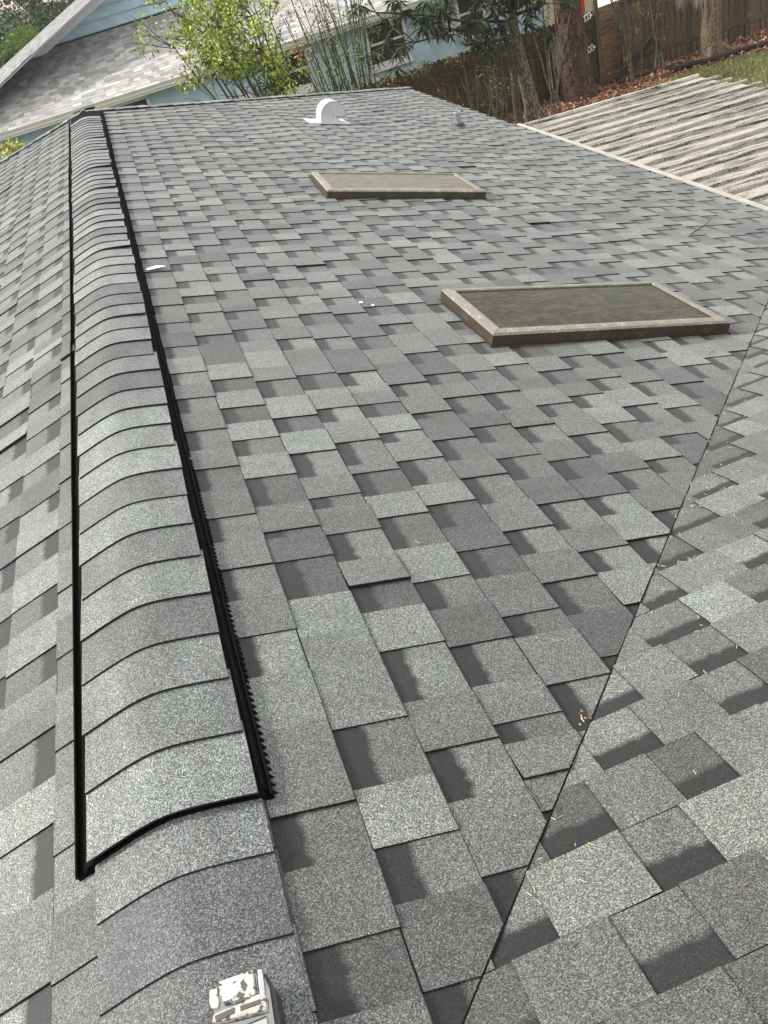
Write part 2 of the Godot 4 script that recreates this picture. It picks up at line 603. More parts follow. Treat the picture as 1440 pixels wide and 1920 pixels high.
# ------------------------------------------------------------------ the house we stand on
func our_house():
	var house := thing("house", "hip-roofed house with grey architectural shingles, ridge vent and two skylights", "house", Vector3.ZERO)
	var c := cos(AL)
	var eave := 4.25
	# decks
	var deck := func(poly2: Array, mp: Callable, th: float) -> MB:
		var mb := MB.new()
		var up: Vector3 = mp.call(0.0, 0.0, 1.0) - mp.call(0.0, 0.0, 0.0)
		var top := []; var bot := []
		for q in poly2:
			top.append(mp.call(q[0], q[1], -.004)); bot.append(mp.call(q[0], q[1], -th))
		mb.poly(top, up, [DARK]); mb.poly(bot, -up, [g(.3)])
		var cen := Vector3.ZERO
		for q in top: cen += q / top.size()
		for i in top.size():
			var j := (i + 1) % top.size()
			mb.poly([top[i], top[j], bot[j], bot[i]], (top[i] + top[j]) * .5 - cen, [g(.3)])
		return mb
	var er: float = -.228 - 1.0633 * eave
	var roofs := []
	roofs.append(obj("roof_slope", deck.call([[0, -9.7], [eave, -12.74], [eave, er], [0, -.228]], on_right, .06), M.plain, house))
	roofs.append(obj("roof_slope", deck.call([[0, -9.7], [eave, -13.3], [eave, 4.0], [0, 4.0]], on_left, .06), M.plain, house))
	var te := 1.157 * eave * c
	roofs.append(obj("roof_slope", deck.call([[0, 0], [te, eave * c], [te, 6.5], [0, 6.5]], on_cross, .06), M.plain, house))
	var mb := MB.new()     # hip end and the far side of the cross gable
	var hx := eave * c
	var hy := -eave * sin(AL)
	mb.poly([Vector3(0, -.004, -9.7), Vector3(hx, hy, -12.74), Vector3(-hx, hy, -13.3)], Vector3(0, 1, -1), [g(.12)])
	mb.poly([Vector3(0, -.06, -9.7), Vector3(hx, hy - .06, -12.74), Vector3(-hx, hy - .06, -13.3)], Vector3(0, -1, 1), [g(.12)])
	obj("hip_end", mb, M.plain, house)
	mb = MB.new()
	mb.poly([Vector3(0, -.004, -.228), Vector3(6.5, -.004, -.228), Vector3(6.5, -1.2, 4.0), Vector3(0, -1.2, 4.0)], Vector3(0, 1, .3), [g(.14) / gran_mean])
	obj("roof_slope", mb, M.shingle, house)
	# walls
	mb = MB.new()
	mb.box(pos(Vector3(0, (GY - 1.42) * .5, -4.3)), Vector3(7.3, -1.42 - GY, 16.0), Color(.55, .53, .48))
	mb.box(pos(Vector3(4.6, (GY - 1.42) * .5, .2)), Vector3(3.2, -1.42 - GY, 6.5), Color(.55, .53, .48))
	obj("wall", mb, M.stucco, house)
	mb = MB.new()
	mb.box(pos(Vector3(hx + .012, hy - .075, (er - 12.74) * .5)), Vector3(.02, .14, absf(er + 12.74)), Color(.6, .57, .5))
	obj("fascia", mb, M.paint, house)

	# shingles ---------------------------------------------------------
	var rows := [0.012]
	for k in 8: rows.append(.155 + EXPO * k)
	while rows[-1] < eave - .02: rows.append(minf(rows[-1] + .1395, eave + .01))
	var hip := [.7175, -1.0, 9.694]                       # keep z >= -9.694 - .7175 s  ->  -.7175 s - z <= 9.694
	var gaps := {
		1: [[-.968, -.865], [-.733, -.632]],
		2: [[-2.797, -2.69], [-2.563, -2.448], [-2.332, -2.229], [-2.097, -1.944], [-1.819, -1.787], [-1.686, -1.536], [-1.135, -.992], [-.872, -.77]],
		3: [[-2.763, -2.618], [-2.46, -2.356], [-2.215, -2.071], [-1.958, -1.9], [-1.777, -1.655], [-1.551, -1.455], [-1.324, -1.171], [-1.044, -.928]],
		4: [[-2.791, -2.656], [-2.504, -2.402], [-2.26, -2.114], [-2.067, -1.938], [-1.825, -1.677], [-1.538, -1.43], [-1.305, -1.182], [-1.078, -1.027]],
		5: [[-2.784, -2.667], [-2.513, -2.413], [-2.299, -2.231], [-2.113, -1.966], [-1.86, -1.744], [-1.637, -1.52], [-1.375, -1.301]],
		6: [[-2.653, -2.55], [-2.415, -2.372], [-2.22, -2.086], [-1.98, -1.835], [-1.697, -1.588], [-1.47, -1.346]],
		7: [[-2.929, -2.823], [-2.719, -2.627], [-2.515, -2.387], [-2.284, -2.176], [-2.073, -1.94], [-1.804, -1.673], [-1.572, -1.481]],
		8: [[-2.992, -2.878], [-2.721, -2.648], [-2.526, -2.39], [-2.258, -2.149], [-2.029, -1.911], [-1.811, -1.714]],
		9: [[-2.405, -2.309], [-2.172, -2.038], [-1.929, -1.823]],
		10: [[-2.936, -2.816], [-2.679, -2.559], [-2.455, -2.354], [-2.234, -2.095], [-1.976, -1.896]],
		11: [[-2.803, -2.689], [-2.582, -2.475], [-2.341, -2.217], [-2.114, -2.054]],
		12: [[-2.802, -2.663], [-2.525, -2.403], [-2.304, -2.191]],
		13: [[-2.94, -2.841], [-2.725, -2.627], [-2.488, -2.356]]}
	slope_pieces(0, on_right, rows, func(_a, b): return -9.694 - .7175 * b, func(a, _b): return -.228 - 1.0633 * a, [[-.7175, -1.0, 9.694], [1.0633, 1.0, -.232]], gaps)
	var lrows := [0.012, .0816]
	while lrows[-1] < 4.2: lrows.append(lrows[-1] + EXPO)
	slope_pieces(1, on_left, lrows, func(_a, b): return -9.72 - .846 * b, func(_a, _b): return .7, [[-.846, -1.0, 9.72], [0.0, 1.0, .7]], {})
	var crows := [0.01]
	while crows[-1] < te - .05: crows.append(crows[-1] + EXPO * .97)
	slope_pieces(2, on_cross, crows, func(a, _b): return a / 1.157 - .05, func(_a, _b): return 4.6, [[1.0, -1.157, -.004], [0.0, 1.0, 4.6]], {})
	# the largest in view become parts, the rest of a slope is one mass
	var order := []
	for p in pieces:
		var at: Vector3 = p.mp.call((p.s0 + p.s1) * .5, clampf((p.z0 + p.z1) * .5, -99, 99), 0.0)
		var ok := seen(at)
		for k in p.cl:
			if k[0] * (p.s0 + p.s1) * .5 + k[1] * (p.z0 + p.z1) * .5 > k[2]: ok = false
		var d := cam.position - at
		if ok and absf(at.x) < .17 and at.z < -.95: ok = false
		order.append([((p.z1 - p.z0) * EXPO * absf(d.normalized().y) / d.length_squared()) if ok else 0.0, p])
	order.sort_custom(func(x, y): return x[0] > y[0])
	var rest := [MB.new(), MB.new(), MB.new()]
	for i in order.size():
		var p: Dictionary = order[i][1]
		if i < 290 and order[i][0] > 0:
			var one := MB.new()
			p.near = true
			tab(one, p)
			if one.v.size(): obj("shingle", one, M.shingle, roofs[p.roof])
		else:
			tab(rest[p.roof], p)
	for i in 3: kind(obj("shingles", rest[i], M.shingle, roofs[i]), "stuff")

	ridge(house)
	for q in [[Vector2(1.372, -2.945), Vector2(1.045, .58), .3, 0], [Vector2(1.388, -5.62), Vector2(1.045, .62), 3.2, 1]]: skylight(house, q[0], q[1], q[2], q[3])
	exhaust_hood(house)
	vent_pipe(house)

# height of a cap that drapes over the ridge
func drape(x: float, k: float) -> float: return -tan(AL) * sqrt(x * x + .0024) + k

func cap_mesh(w0: float, w1: float, l: float, k: float, lift: float, side_lift: float, col: Color, uv: Vector2, th := .0045) -> MB:
	var mb := MB.new()
	var n := 14
	var cc := col / gran_mean
	cc.a = 1
	var prev := []
	for i in n + 1:
		var x := lerpf(w0, w1, float(i) / n)
		var sl := side_lift * pow(clampf(float(i) / n, 0, 1), 2.0)
		var sl2 := -tan(AL) * x / sqrt(x * x + .0024)
		var nn := Vector3(-sl2, 1, lift / l).normalized()
		var y := drape(x, k)
		var cur := [Vector3(x, y + lift + sl, 0), Vector3(x, y, -l - .03), nn, Vector3(x, y + lift + sl - th, 0)]
		if prev.size():
			var k0 := [1.0 + drift.get_noise_2d(prev[0].x + uv.x * 31.0, uv.y * 19.0) * .38, 1.0 + drift.get_noise_2d(x + uv.x * 31.0, uv.y * 19.0) * .38, 1.0 + drift.get_noise_2d(x + uv.x * 31.0, uv.y * 19.0 + l) * .38, 1.0 + drift.get_noise_2d(prev[0].x + uv.x * 31.0, uv.y * 19.0 + l) * .38]
			var kc := []
			for kk in k0: kc.append(Color(cc.r * kk, cc.g * kk, cc.b * kk))
			mb.sm([prev[0], cur[0], cur[1], prev[1]], [prev[2], cur[2], cur[2], prev[2]], kc, [Vector2(prev[0].x, 0) + uv, Vector2(x, 0) + uv, Vector2(x, l) + uv, Vector2(prev[0].x, l) + uv])
			mb.poly([prev[0], cur[0], cur[3], prev[3]], Vector3(0, 0, 1), [DARK])
			mb.poly([prev[3], cur[3], cur[3] + Vector3(0, 0, -.02), prev[3] + Vector3(0, 0, -.02)], Vector3(0, -1, 0), [DARK])
		if i == 0 or i == n:
			mb.poly([cur[0], cur[1], cur[1] + Vector3(0, -th, 0), cur[3]], Vector3(-1 if i == 0 else 1, 0, 0), [DARK])
		prev = cur
	return mb

func cap_tone() -> Color:
	var r := rng.randf()
	var l := rr(.11, .145)
	if r < .25: l = rr(.155, .185)
	elif r < .5: l = rr(.075, .098)
	return Color(l, l * 1.03, l * 1.01)

func ridge(house: Node3D):
	var vt := MB.new()     # a vent length: sloping black side walls, a lip and little wind fins
	var L := 1.24
	var pr := PackedVector2Array()
	var xs := [-.145, -.10, -.05, -.02, 0.0, .02, .05, .10, .148]
	for x in xs: pr.append(Vector2(x, drape(x, .024)))
	pr.append(Vector2(.154, -.037)); pr.append(Vector2(.160, -.039)); pr.append(Vector2(.160, -.052))
	for x in [.12, .06, .0, -.06, -.12]: pr.append(Vector2(x, -tan(AL) * absf(x) + .003))
	pr.append(Vector2(-.166, -.053)); pr.append(Vector2(-.166, -.041)); pr.append(Vector2(-.156, -.038))
	var blk := Color(.006, .006, .0065)
	vt.extrude(pr, pos(Vector3.ZERO), -L, -.003, blk)
	var lip := PackedVector2Array([Vector2(.158, -.052), Vector2(.1622, -.052), Vector2(.1622, -.029), Vector2(.1595, -.029)])
	vt.extrude(lip, pos(Vector3.ZERO), -L, -.004, Color(.010, .010, .0105))
	var lip2 := PackedVector2Array()
	for q in lip: lip2.append(Vector2(-q.x - .006, q.y - .001))
	vt.extrude(lip2, pos(Vector3.ZERO), -L, -.004, Color(.010, .010, .0105))
	var z := -.012
	while z > -L + .01:
		for s in [-1.0, 1.0]:
			var w: float = .006 if s < 0 else 0.0
			vt.extrude(PackedVector2Array([Vector2(s * (.162 + w), -.054), Vector2(s * (.169 + w), -.055), Vector2(s * (.169 + w), -.047), Vector2(s * (.162 + w), -.032)]), pos(Vector3.ZERO), z - .0035, z, Color(.012, .012, .0125))
		var zz := z - .005
		for j in 3:      # louvre ribs of the side wall
			vt.extrude(PackedVector2Array([Vector2(.149, -.020), Vector2(.1548, -.037), Vector2(.1565, -.036), Vector2(.1510, -.019)]), pos(Vector3.ZERO), zz - .002, zz, Color(.016, .016, .0165), false)
			zz -= .0072
		z -= .0175
	var vm := vt.mesh(M.black)
	var vent := MeshInstance3D.new()
	put("ridge_vent", vent, house)
	vent.set_meta("label", "long black plastic ridge vent capped with grey shingle strips")
	var base := MB.new()
	base.extrude(PackedVector2Array([Vector2(-.15, -.049), Vector2(-.14, -.030), Vector2(0, -.003), Vector2(.14, -.030), Vector2(.15, -.049), Vector2(0, -.012)]), pos(Vector3(0, .004, -1.01)), -8.05, 0, blk)
	vent.mesh = base.mesh(M.black)
	for i in 7:
		var wob := rr(-.003, .003)
		shared("vent_length", vm, vent, Transform3D(Basis(Vector3.UP, rr(-.0016, .0016)), Vector3(wob + .001 * i - .004 * (i / 6.0), 0, -1.002 - L * i)).scaled_local(Vector3(1, 1, .9347 if i == 6 else 1.0)))
	# caps over the vent, from the near end to the far one
	z = -1.003
	var gap_lift := {17: .006, 24: .014, 28: .007, 31: .006, 34: .012, 36: .008, 39: .013, 44: .008, 48: .010}
	var tones := {0: .215, 1: .16, 2: .175, 3: .12, 4: .18, 5: .165, 6: .215, 7: .15, 8: .24, 9: .20, 10: .235, 11: .175, 12: .105, 13: .155, 14: .10, 15: .19, 16: .17, 17: .19, 18: .11}
	var i := 0
	while z > -9.1:
		var l := EXPO + rr(-.004, .004)
		var col := cap_tone()
		if tones.has(i): col = Color(tones[i], tones[i] * 1.05, tones[i] * 1.02) * .74
		var cm := cap_mesh(-.138 + rr(-.004, .004), .143 + rr(-.005, .004) - .006 * clampf(float(i) / 60, 0, 1), l, .0305, .0052 + rr(-.0006, .0016), gap_lift.get(i, rr(0, .0022)), col, Vector2(rng.randf(), rng.randf()) * 2)
		var o := obj("ridge_cap", cm, M.shingle, vent)
		o.position = Vector3(rr(-.002, .002), 0, z)
		o.rotation.y = rr(-.008, .008)
		z -= l
		i += 1
	# caps straight on the ridge, nearer than the vent and at its far end
	for q in [-.905, -.765, -.62, -.478, -.335, -.19, -.05, .09, .23, .37, .51, .65]:
		var o := obj("ridge_cap", cap_mesh(-.131, .146, .15, .0155, .0048, .0005, Color(.095, .098, .098) if q > -.7 else (Color(.085, .087, .09) if q > -.8 else Color(.13, .136, .134)), Vector2(rng.randf(), rng.randf()) * 2), M.shingle, house)
		o.position = Vector3(0, 0, q + .008)
	for q in [-9.15, -9.30, -9.45, -9.60]:
		var o := obj("ridge_cap", cap_mesh(-.15, .14, .16, .016, .0055, .001, Color(.20, .205, .20), Vector2(rng.randf(), rng.randf()) * 2), M.shingle, house)
		o.position = Vector3(0, 0, q)
	# caps down both hips
	for side in [-1.0, 1.0]:
		var e := Vector3(side * 4.25 * cos(AL), -4.25 * sin(AL), -12.74 if side > 0 else -13.3)
		var a := Vector3(0, 0.0, -9.68)
		var d := (e - a).normalized()
		var n := int((e - a).length() / .145)
		for k in n:
			var cap := MB.new()
			var l := .17
			var col: Color = cap_tone() / gran_mean
			col.a = 1
			# x across the hip, z back up it; folds softly over the edge
			var prev := []
			for j in 9:
				var t := -1.0 + j * .25
				var x := t * .12
				var y := .018 - (sqrt(x * x + .0006)) * .20
				var cur := [Vector3(x, y + .007, 0), Vector3(x, y, -l), Vector3(x, y + .001, 0)]
				if prev.size():
					cap.poly([prev[0], cur[0], cur[1], prev[1]], Vector3.UP, [col], [Vector2(prev[0].x, 0), Vector2(x, 0), Vector2(x, l), Vector2(prev[0].x, l)])
					cap.poly([prev[0], cur[0], cur[2], prev[2]], Vector3(0, 0, 1), [DARK])
				if j == 0 or j == 8: cap.poly([cur[0], cur[1], cur[1] + Vector3(0, -.012, 0), cur[2] + Vector3(0, -.008, 0)], Vector3(t, 0, 0), [DARK])
				prev = cur
			var o := obj("hip_cap", cap, M.shingle, house)
			var zb := d
			var xb := zb.cross(Vector3.UP).normalized() * -1.0
			var yb := zb.cross(xb).normalized()
			if yb.y < 0: yb = -yb; xb = -xb
			o.transform = Transform3D(Basis(xb, yb, xb.cross(yb)), a + d * (.13 + k * .145) + Vector3(0, rr(-.002, .004), 0))

func skylight(house: Node3D, at: Vector2, size: Vector2, turn: float, which: int):
	var o := on_right(at.x, at.y, .004)
	var xb := Vector3(cos(AL), -sin(AL), 0)
	var yb := Vector3(sin(AL), cos(AL), 0)
	var b := Basis(xb, yb, Vector3(0, 0, 1)) * Basis(Vector3.UP, deg_to_rad(-turn))
	var x := Transform3D(b, o)
	var flash := MB.new()     # curb under the frame: local x down the slope, -z along the ridge
	flash.box(x * pos(Vector3(size.x * .5, .004, -size.y * .5)), Vector3(size.x + .012, .010, size.y + .012), Color(.11, .06, .042))
	var part := obj("skylight", flash, M.bronze, house, ["bronze framed skylight with dark olive pane, nearer the valley", "bronze framed skylight with dusty tan pane painted paler for sky reflection, farther up by the vents"][which])
	var prof := PackedVector2Array([Vector2(0, .003), Vector2(0, .045), Vector2(.007, .053), Vector2(.026, .057), Vector2(.042, .058), Vector2(.047, .054), Vector2(.047, .003)])
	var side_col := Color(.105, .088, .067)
	var col := Color(.46, .445, .40) if which == 0 else Color(.50, .47, .40)  # rail tops paler than outer walls: chalk, plus sky sheen painted into the colour
	# four rails, mitred: each along its own side
	var cs := [Vector3(0, 0, 0), Vector3(size.x, 0, 0), Vector3(size.x, 0, -size.y), Vector3(0, 0, -size.y)]
	for i in 4:
		var a: Vector3 = cs[i]
		var e: Vector3 = cs[(i + 1) % 4]
		var d := (e - a).normalized()
		var inw := Vector3(d.z, 0, -d.x)
		if inw.dot(Vector3(size.x * .5, 0, -size.y * .5) - a) < 0: inw = -inw
		var mb := MB.new()
		var l := a.distance_to(e)
		var run := rng.randf() * 5
		for k in prof.size():
			var p := prof[k]
			var q := prof[(k + 1) % prof.size()]
			var w := run + k * .031
			var f := func(pp: Vector2, far: bool) -> Vector3: return x * (a + inw * pp.x + Vector3(0, pp.y, 0) + d * ((l - pp.x - .0012) if far else (pp.x + .0012)))
			var out := Vector2(-(q - p).y, (q - p).x)
			if Geometry2D.is_polygon_clockwise(prof) == false: out = -out
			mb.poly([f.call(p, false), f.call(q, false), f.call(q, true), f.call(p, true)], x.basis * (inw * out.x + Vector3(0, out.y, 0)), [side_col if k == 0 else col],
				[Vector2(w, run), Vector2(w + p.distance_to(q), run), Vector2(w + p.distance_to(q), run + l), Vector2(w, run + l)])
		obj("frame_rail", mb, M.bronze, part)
	var gl := MB.new()
	var i0 := .046
	var n := 8
	var pc := Color(.10, .094, .056) if which == 0 else Color(.25, .205, .125)  # farther pane paler: dusty tan with sky reflection mixed into its colour
	var hgt := func(u: float, v: float) -> float: return .0505 + .0035 * sin(PI * u) * sin(PI * v)
	for a in n:
		for e in n:
			var ps := []; var ns := []; var us := []
			for q in [[a, e], [a + 1, e], [a + 1, e + 1], [a, e + 1]]:
				var u := float(q[0]) / n
				var v := float(q[1]) / n
				ps.append(x * Vector3(lerpf(i0, size.x - i0, u), hgt.call(u, v), -lerpf(i0, size.y - i0, v)))
				ns.append(x.basis * Vector3(-.0035 * PI * cos(PI * u) * sin(PI * v), 1, .0035 * PI * 2 * sin(PI * u) * cos(PI * v)).normalized())
				us.append(Vector2(u * .9 + which * .5, v * .6))
			gl.sm(ps, ns, [pc], us)
	obj("pane", gl, M.pane if which == 0 else M.pane_dusty_sky, part)

func exhaust_hood(house: Node3D):
	var xb := Vector3(cos(AL), -sin(AL), 0)
	var yb := Vector3(sin(AL), cos(AL), 0)
	var x := Transform3D(Basis(xb, yb, Vector3(0, 0, 1)), on_right(2.16, -9.02, .006))
	var fl := MB.new()
	var wht := Color(.58, .585, .59)
	fl.box(x * pos(Vector3(.09, .006, -.13)), Vector3(.40, .006, .34), wht)
	var part := obj("exhaust_hood", fl, M.paint, house, "white sheet metal exhaust hood with rounded back")
	var pr := PackedVector2Array([Vector2(.0, .008), Vector2(.0, .08)])
	for k in 13:
		var t := PI - (PI + .12) * k / 12.0
		pr.append(Vector2(.118 + cos(t) * .118, .082 + sin(t) * .118))
	var side := pr.duplicate()
	side.append(Vector2(.13, .075)); side.append(Vector2(.225, .008))
	for q in [0.0, -.20]:
		var mb := MB.new()
		mb.extrude(side, x, q - .0015, q + .0015, wht)
		obj("side_panel", mb, M.paint, part)
	var sc := MB.new()
	for k in pr.size() - 1:
		var a := pr[k]
		var b := pr[k + 1]
		var o := Vector2(-(b - a).y, (b - a).x).normalized() * .002
		sc.extrude(PackedVector2Array([a + o, b + o, b - o, a - o]), x, -.206, .006, wht)
	obj("scoop", sc, M.paint, part)
	var du := MB.new()
	du.tube([x * Vector3(.1, .008, -.1), x * Vector3(.1, .05, -.1)], [.075, .075], 16, Color(.3, .3, .3))
	obj("duct", du, M.lead, part)
	var sn := MB.new()
	for q in [Vector3(.118, .08, .0035), Vector3(-.06, .011, .02), Vector3(-.02, .011, .03), Vector3(.02, .011, .03)]:
		sn.tube([x * q, x * (q + (Vector3(0, 0, .004) if q.y > .05 else Vector3(0, .004, 0)))], [.006, .004], 8, Color(.2, .2, .2))
	kind(obj("screws", sn, M.lead, part), "stuff")

func vent_pipe(house: Node3D):
	var at := on_right(3.58, -9.0, .004)
	var mb := MB.new()
	mb.box(Transform3D(Basis(Vector3(0, 0, 1), -AL), at), Vector3(.26, .008, .24), Color(.10, .10, .11))
	mb.tube([at, at + Vector3(0, .035, 0)], [.06, .036], 16, Color(.13, .13, .14))
	var part := obj("vent_pipe", mb, M.lead, house, "short grey metal plumbing vent pipe near the eave")
	var p := MB.new()
	p.tube([at + Vector3(0, .01, 0), at + Vector3(-.004, .135, 0)], [.031, .031], 20, Color(.35, .35, .36))
	p.tube([at + Vector3(-.004, .128, 0), at + Vector3(-.004, .142, 0)], [.035, .034], 20, Color(.55, .55, .55))
	p.tube([at + Vector3(-.004, .1425, 0), at + Vector3(-.004, .1428, 0)], [.024, .024], 16, Color(.02, .02, .02))
	obj("pipe", p, M.lead, part)

# ------------------------------------------------------------------ white patio roof beside the eave
func patio():
	var x0 := 4.13
	var x1 := 6.25
	var y0 := -1.335
	var y1 := -1.43
	var t := thing("patio_roof", "low white metal patio roof streaked with black mould beside the eave", "patio roof", Vector3(5.2, GY, -6.5))
	var off := -t.position
	var z := -9.22
	var sl := (y1 - y0) / (x1 - x0)
	var i := 0
	while z < -3.4:
		var w := .232
		var mb := MB.new()
		# section across one panel: flat pan, then a standing rib
		var pr := [[0.0, .0], [.016, .0], [.03, .0], [.150, .0], [.172, .0], [.184, .0], [.188, .015], [.192, .019], [.212, .019], [.217, .015], [.222, .0], [w, .0]]
		var run := i * .37
		var xe := x1 + rr(-.015, .015)
		for k in pr.size() - 1:
			var a: Array = pr[k]
			var b: Array = pr[k + 1]
			var dl := Vector2(a[0], a[1]).distance_to(Vector2(b[0], b[1]))
			var rib: bool = k >= 5 and k <= 9
			var ex := xe + (.10 if rib else 0.0)
			var P := func(x: float, q: Array) -> Vector3: return Vector3(x, y0 + (x - x0) * sl + q[1], z + q[0]) + off
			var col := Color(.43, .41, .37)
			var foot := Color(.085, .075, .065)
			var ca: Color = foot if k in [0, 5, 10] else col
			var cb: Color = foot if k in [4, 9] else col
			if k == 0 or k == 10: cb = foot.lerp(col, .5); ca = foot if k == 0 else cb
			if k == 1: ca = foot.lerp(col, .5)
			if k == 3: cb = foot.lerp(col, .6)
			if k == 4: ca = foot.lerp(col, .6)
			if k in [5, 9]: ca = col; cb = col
			mb.poly([P.call(x0, a), P.call(x0, b), P.call(ex, b), P.call(ex, a)], Vector3(0, 1, (a[1] - b[1]) * 10), [ca, cb, cb, ca], [Vector2(run, i * .7), Vector2(run + dl, i * .7), Vector2(run + dl, i * .7 + 2.1), Vector2(run, i * .7 + 2.1)])
			mb.poly([P.call(x0, [a[0], a[1] - .002]), P.call(x0, [b[0], b[1] - .002]), P.call(ex, [b[0], b[1] - .002]), P.call(ex, [a[0], a[1] - .002])], Vector3(0, -1, 0), [col])
			run += dl
		obj("roof_panel", mb, M.panel, t)
		z += w
		i += 1
	var zl := z
	var tr := MB.new()     # cream flashing strip along the eave, in lengths that do not quite meet
	z = -9.28
	while z < zl:
		var l := rr(.7, 1.3)
		tr.box(Transform3D(Basis(Vector3(0, 1, 0), rr(-.004, .004)), Vector3(x0 + .012, y0 + .036, z + l * .5) + off), Vector3(.045, .016, l - .006), Color(.40, .375, .31))
		z += l
	obj("flashing", tr, M.paint, t)
	var be := MB.new()
	be.box(pos(Vector3(x0 + .03, y0 - .06, (zl - 9.22) * .5) + off), Vector3(.05, .11, zl + 9.22), Color(.7, .68, .62))
	obj("header", be, M.paint, t)
	be = MB.new()
	be.box(pos(Vector3(x1 - .06, y1 - .065, (zl - 9.22) * .5) + off), Vector3(.08, .12, zl + 9.22), Color(.75, .74, .7))
	obj("outer_beam", be, M.paint, t)
	be = MB.new()
	be.box(Transform3D(Basis(Vector3(0, 0, 1), atan(sl)), Vector3((x0 + x1) * .5, (y0 + y1) * .5 + .008, -9.24) + off), Vector3(x1 - x0, .05, .035), Color(.72, .70, .64))
	obj("side_trim", be, M.panel, t)
	for q in [-9.0, -6.3, -3.7]:
		be = MB.new()
		be.box(pos(Vector3(x1 - .06, (y1 - .125 + GY) * .5, q) + off), Vector3(.075, y1 - .125 - GY, .075), Color(.75, .74, .7))
		obj("post", be, M.paint, t)

# ------------------------------------------------------------------ the blue house next door
func blue_house():
	var t := thing("blue_house", "pale blue single-storey house with light grey shingle roof next door", "house", Vector3(3, GY, -24))
	var off := -t.position
	var blue := Color(.50, .67, .76)
	var white := Color(.80, .80, .78)
	var wz := -22.45
	var gz := -21.95
	var gy := -1.40
	var pitch := .318
	var xl := -3.3
	var xr := 11.2
	var mb := MB.new()
	mb.box(pos(Vector3(3.9, (GY - 1.36) * .5, wz - 4.0) + off), Vector3(13.4, -1.36 - GY, 8.0), blue)
	obj("wall", mb, M.stucco, t)
	mb = MB.new()
	mb.box(pos(Vector3((xl + xr) * .5, gy - .03, gz - .28) + off), Vector3(xr - xl - .1, .015, .5), white)
	obj("soffit", mb, M.enamel, t)
	mb = MB.new()
	mb.box(pos(Vector3((xl + xr) * .5, gy + .035, gz - .02) + off), Vector3(xr - xl, .17, .022), white)
	obj("fascia", mb, M.enamel, t)
	mb = MB.new()     # K-shaped gutter
	mb.extrude(PackedVector2Array([Vector2(0, -.045), Vector2(.055, -.045), Vector2(.072, .0), Vector2(.10, .028), Vector2(.10, .055), Vector2(.092, .055), Vector2(.0, .04)]), Transform3D(Basis(Vector3(0, 0, 1), Vector3(0, 1, 0), Vector3(-1, 0, 0)), Vector3(xr, gy + .05, gz - .006) + off), 0, xr - xl, Color(.86, .86, .79))
	obj("gutter", mb, M.enamel, t)
	# roof: face A toward us, hip face B on its left, the upper gable roof
	var sa := atan(pitch)
	var A := func(s: float, x: float, h: float) -> Vector3: return Vector3(x, gy + .12 + s * sin(sa) + h * cos(sa), gz + .04 - s * cos(sa) + h * sin(sa)) + off
	var top := 3.45
	var cx := -1.14
	var slope_b := atan(.39)
	var zg := -25.2
	var gtop: Vector3 = A.call(top, cx, 0.0) - off
	var hipf := func(s: float) -> float: return cx - (top - s) * (cx - xl) / top
	mb = MB.new()
	mb.poly([A.call(0.0, xl, -.01), A.call(0.0, xr, -.01), A.call(top + 2.2, xr, -.01), A.call(top + 2.2, 3.6, -.01), A.call(top + .1, 3.6, -.01), A.call(top + .1, cx, -.01)], Vector3.UP, [DARK])
	var ra := obj("roof_slope", mb, M.plain, t)
	var mats := func() -> Color:
		var r := rng.randf()
		var l := rr(.30, .36)
		if r < .25: l = rr(.38, .46)
		elif r < .55: l = rr(.225, .27)
		return Color(l * 1.03, l, l * .965)
	var list := []
	var mA := func(s: float, x: float, h: float) -> Vector3: return A.call(top + 2.2 - s, x, h)
	var s := 0.0
	while s < top + 2.2:
		var x := xl - rng.randf() * .3
		while x < xr:
			var w := rr(.12, .23)
			list.append({"mp": mA, "s0": s, "s1": s + EXPO, "z0": x, "z1": minf(x + w, xr), "lay": .002 if rng.randf() < .6 else .0045, "lift": 0.0, "lift0": 0.0, "band": 0.0, "col": mats.call(), "mean": .8, "dark": g(.1), "edge": g(.10), "uv": Vector2(rng.randf(), rng.randf()) * 3,
				"cl": [[-(cx - xl) / top, -1.0, -cx - (2.2) * (cx - xl) / top]] if s > 2.2 else [[0.0, -1.0, -3.6]]})
			x += w
		s += EXPO
	# hip face B and the gable roof share one plane, falling to the left
	var apx := cx + 3.7
	var apy := gtop.y + 3.7 * .39
	var B := func(q: float, z: float, h: float) -> Vector3: return Vector3(apx - q * cos(slope_b) - h * sin(slope_b), apy - q * sin(slope_b) + h * cos(slope_b), z) + off
	var qe := (apx - xl) / cos(slope_b)
	var qg := 3.7 / cos(slope_b)
	var zf := -34.0
	mb = MB.new()
	mb.poly([B.call(0.0, zg + .3, -.01), B.call(qg, zg + .3, -.01), B.call(qe, gz + .04, -.01), B.call(qe, zf, -.01), B.call(0.0, zf, -.01)], Vector3(-1, 2, 0), [DARK])
	var rb := obj("roof_slope", mb, M.plain, t)
	var nB := 0
	s = 0.0
	while s < qe:
		var z := zf
		while z < gz + .1:
			var w := rr(.2, .4)
			if not (s < qg - .1 and z > zg + .25):
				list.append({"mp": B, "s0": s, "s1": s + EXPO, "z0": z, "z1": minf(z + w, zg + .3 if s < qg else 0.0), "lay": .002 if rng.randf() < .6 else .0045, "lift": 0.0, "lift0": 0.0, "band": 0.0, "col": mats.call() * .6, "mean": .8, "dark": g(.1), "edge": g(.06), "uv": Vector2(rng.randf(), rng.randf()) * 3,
					"cl": [[0.0, 1.0, zg + .3]] if s < qg else [[-(gz - zg) / (qe - qg), 1.0, zg + .3 - qg * (gz - zg) / (qe - qg)]], "b": true})
			z += w
		s += EXPO
	# those that show largest are parts
	var order := []
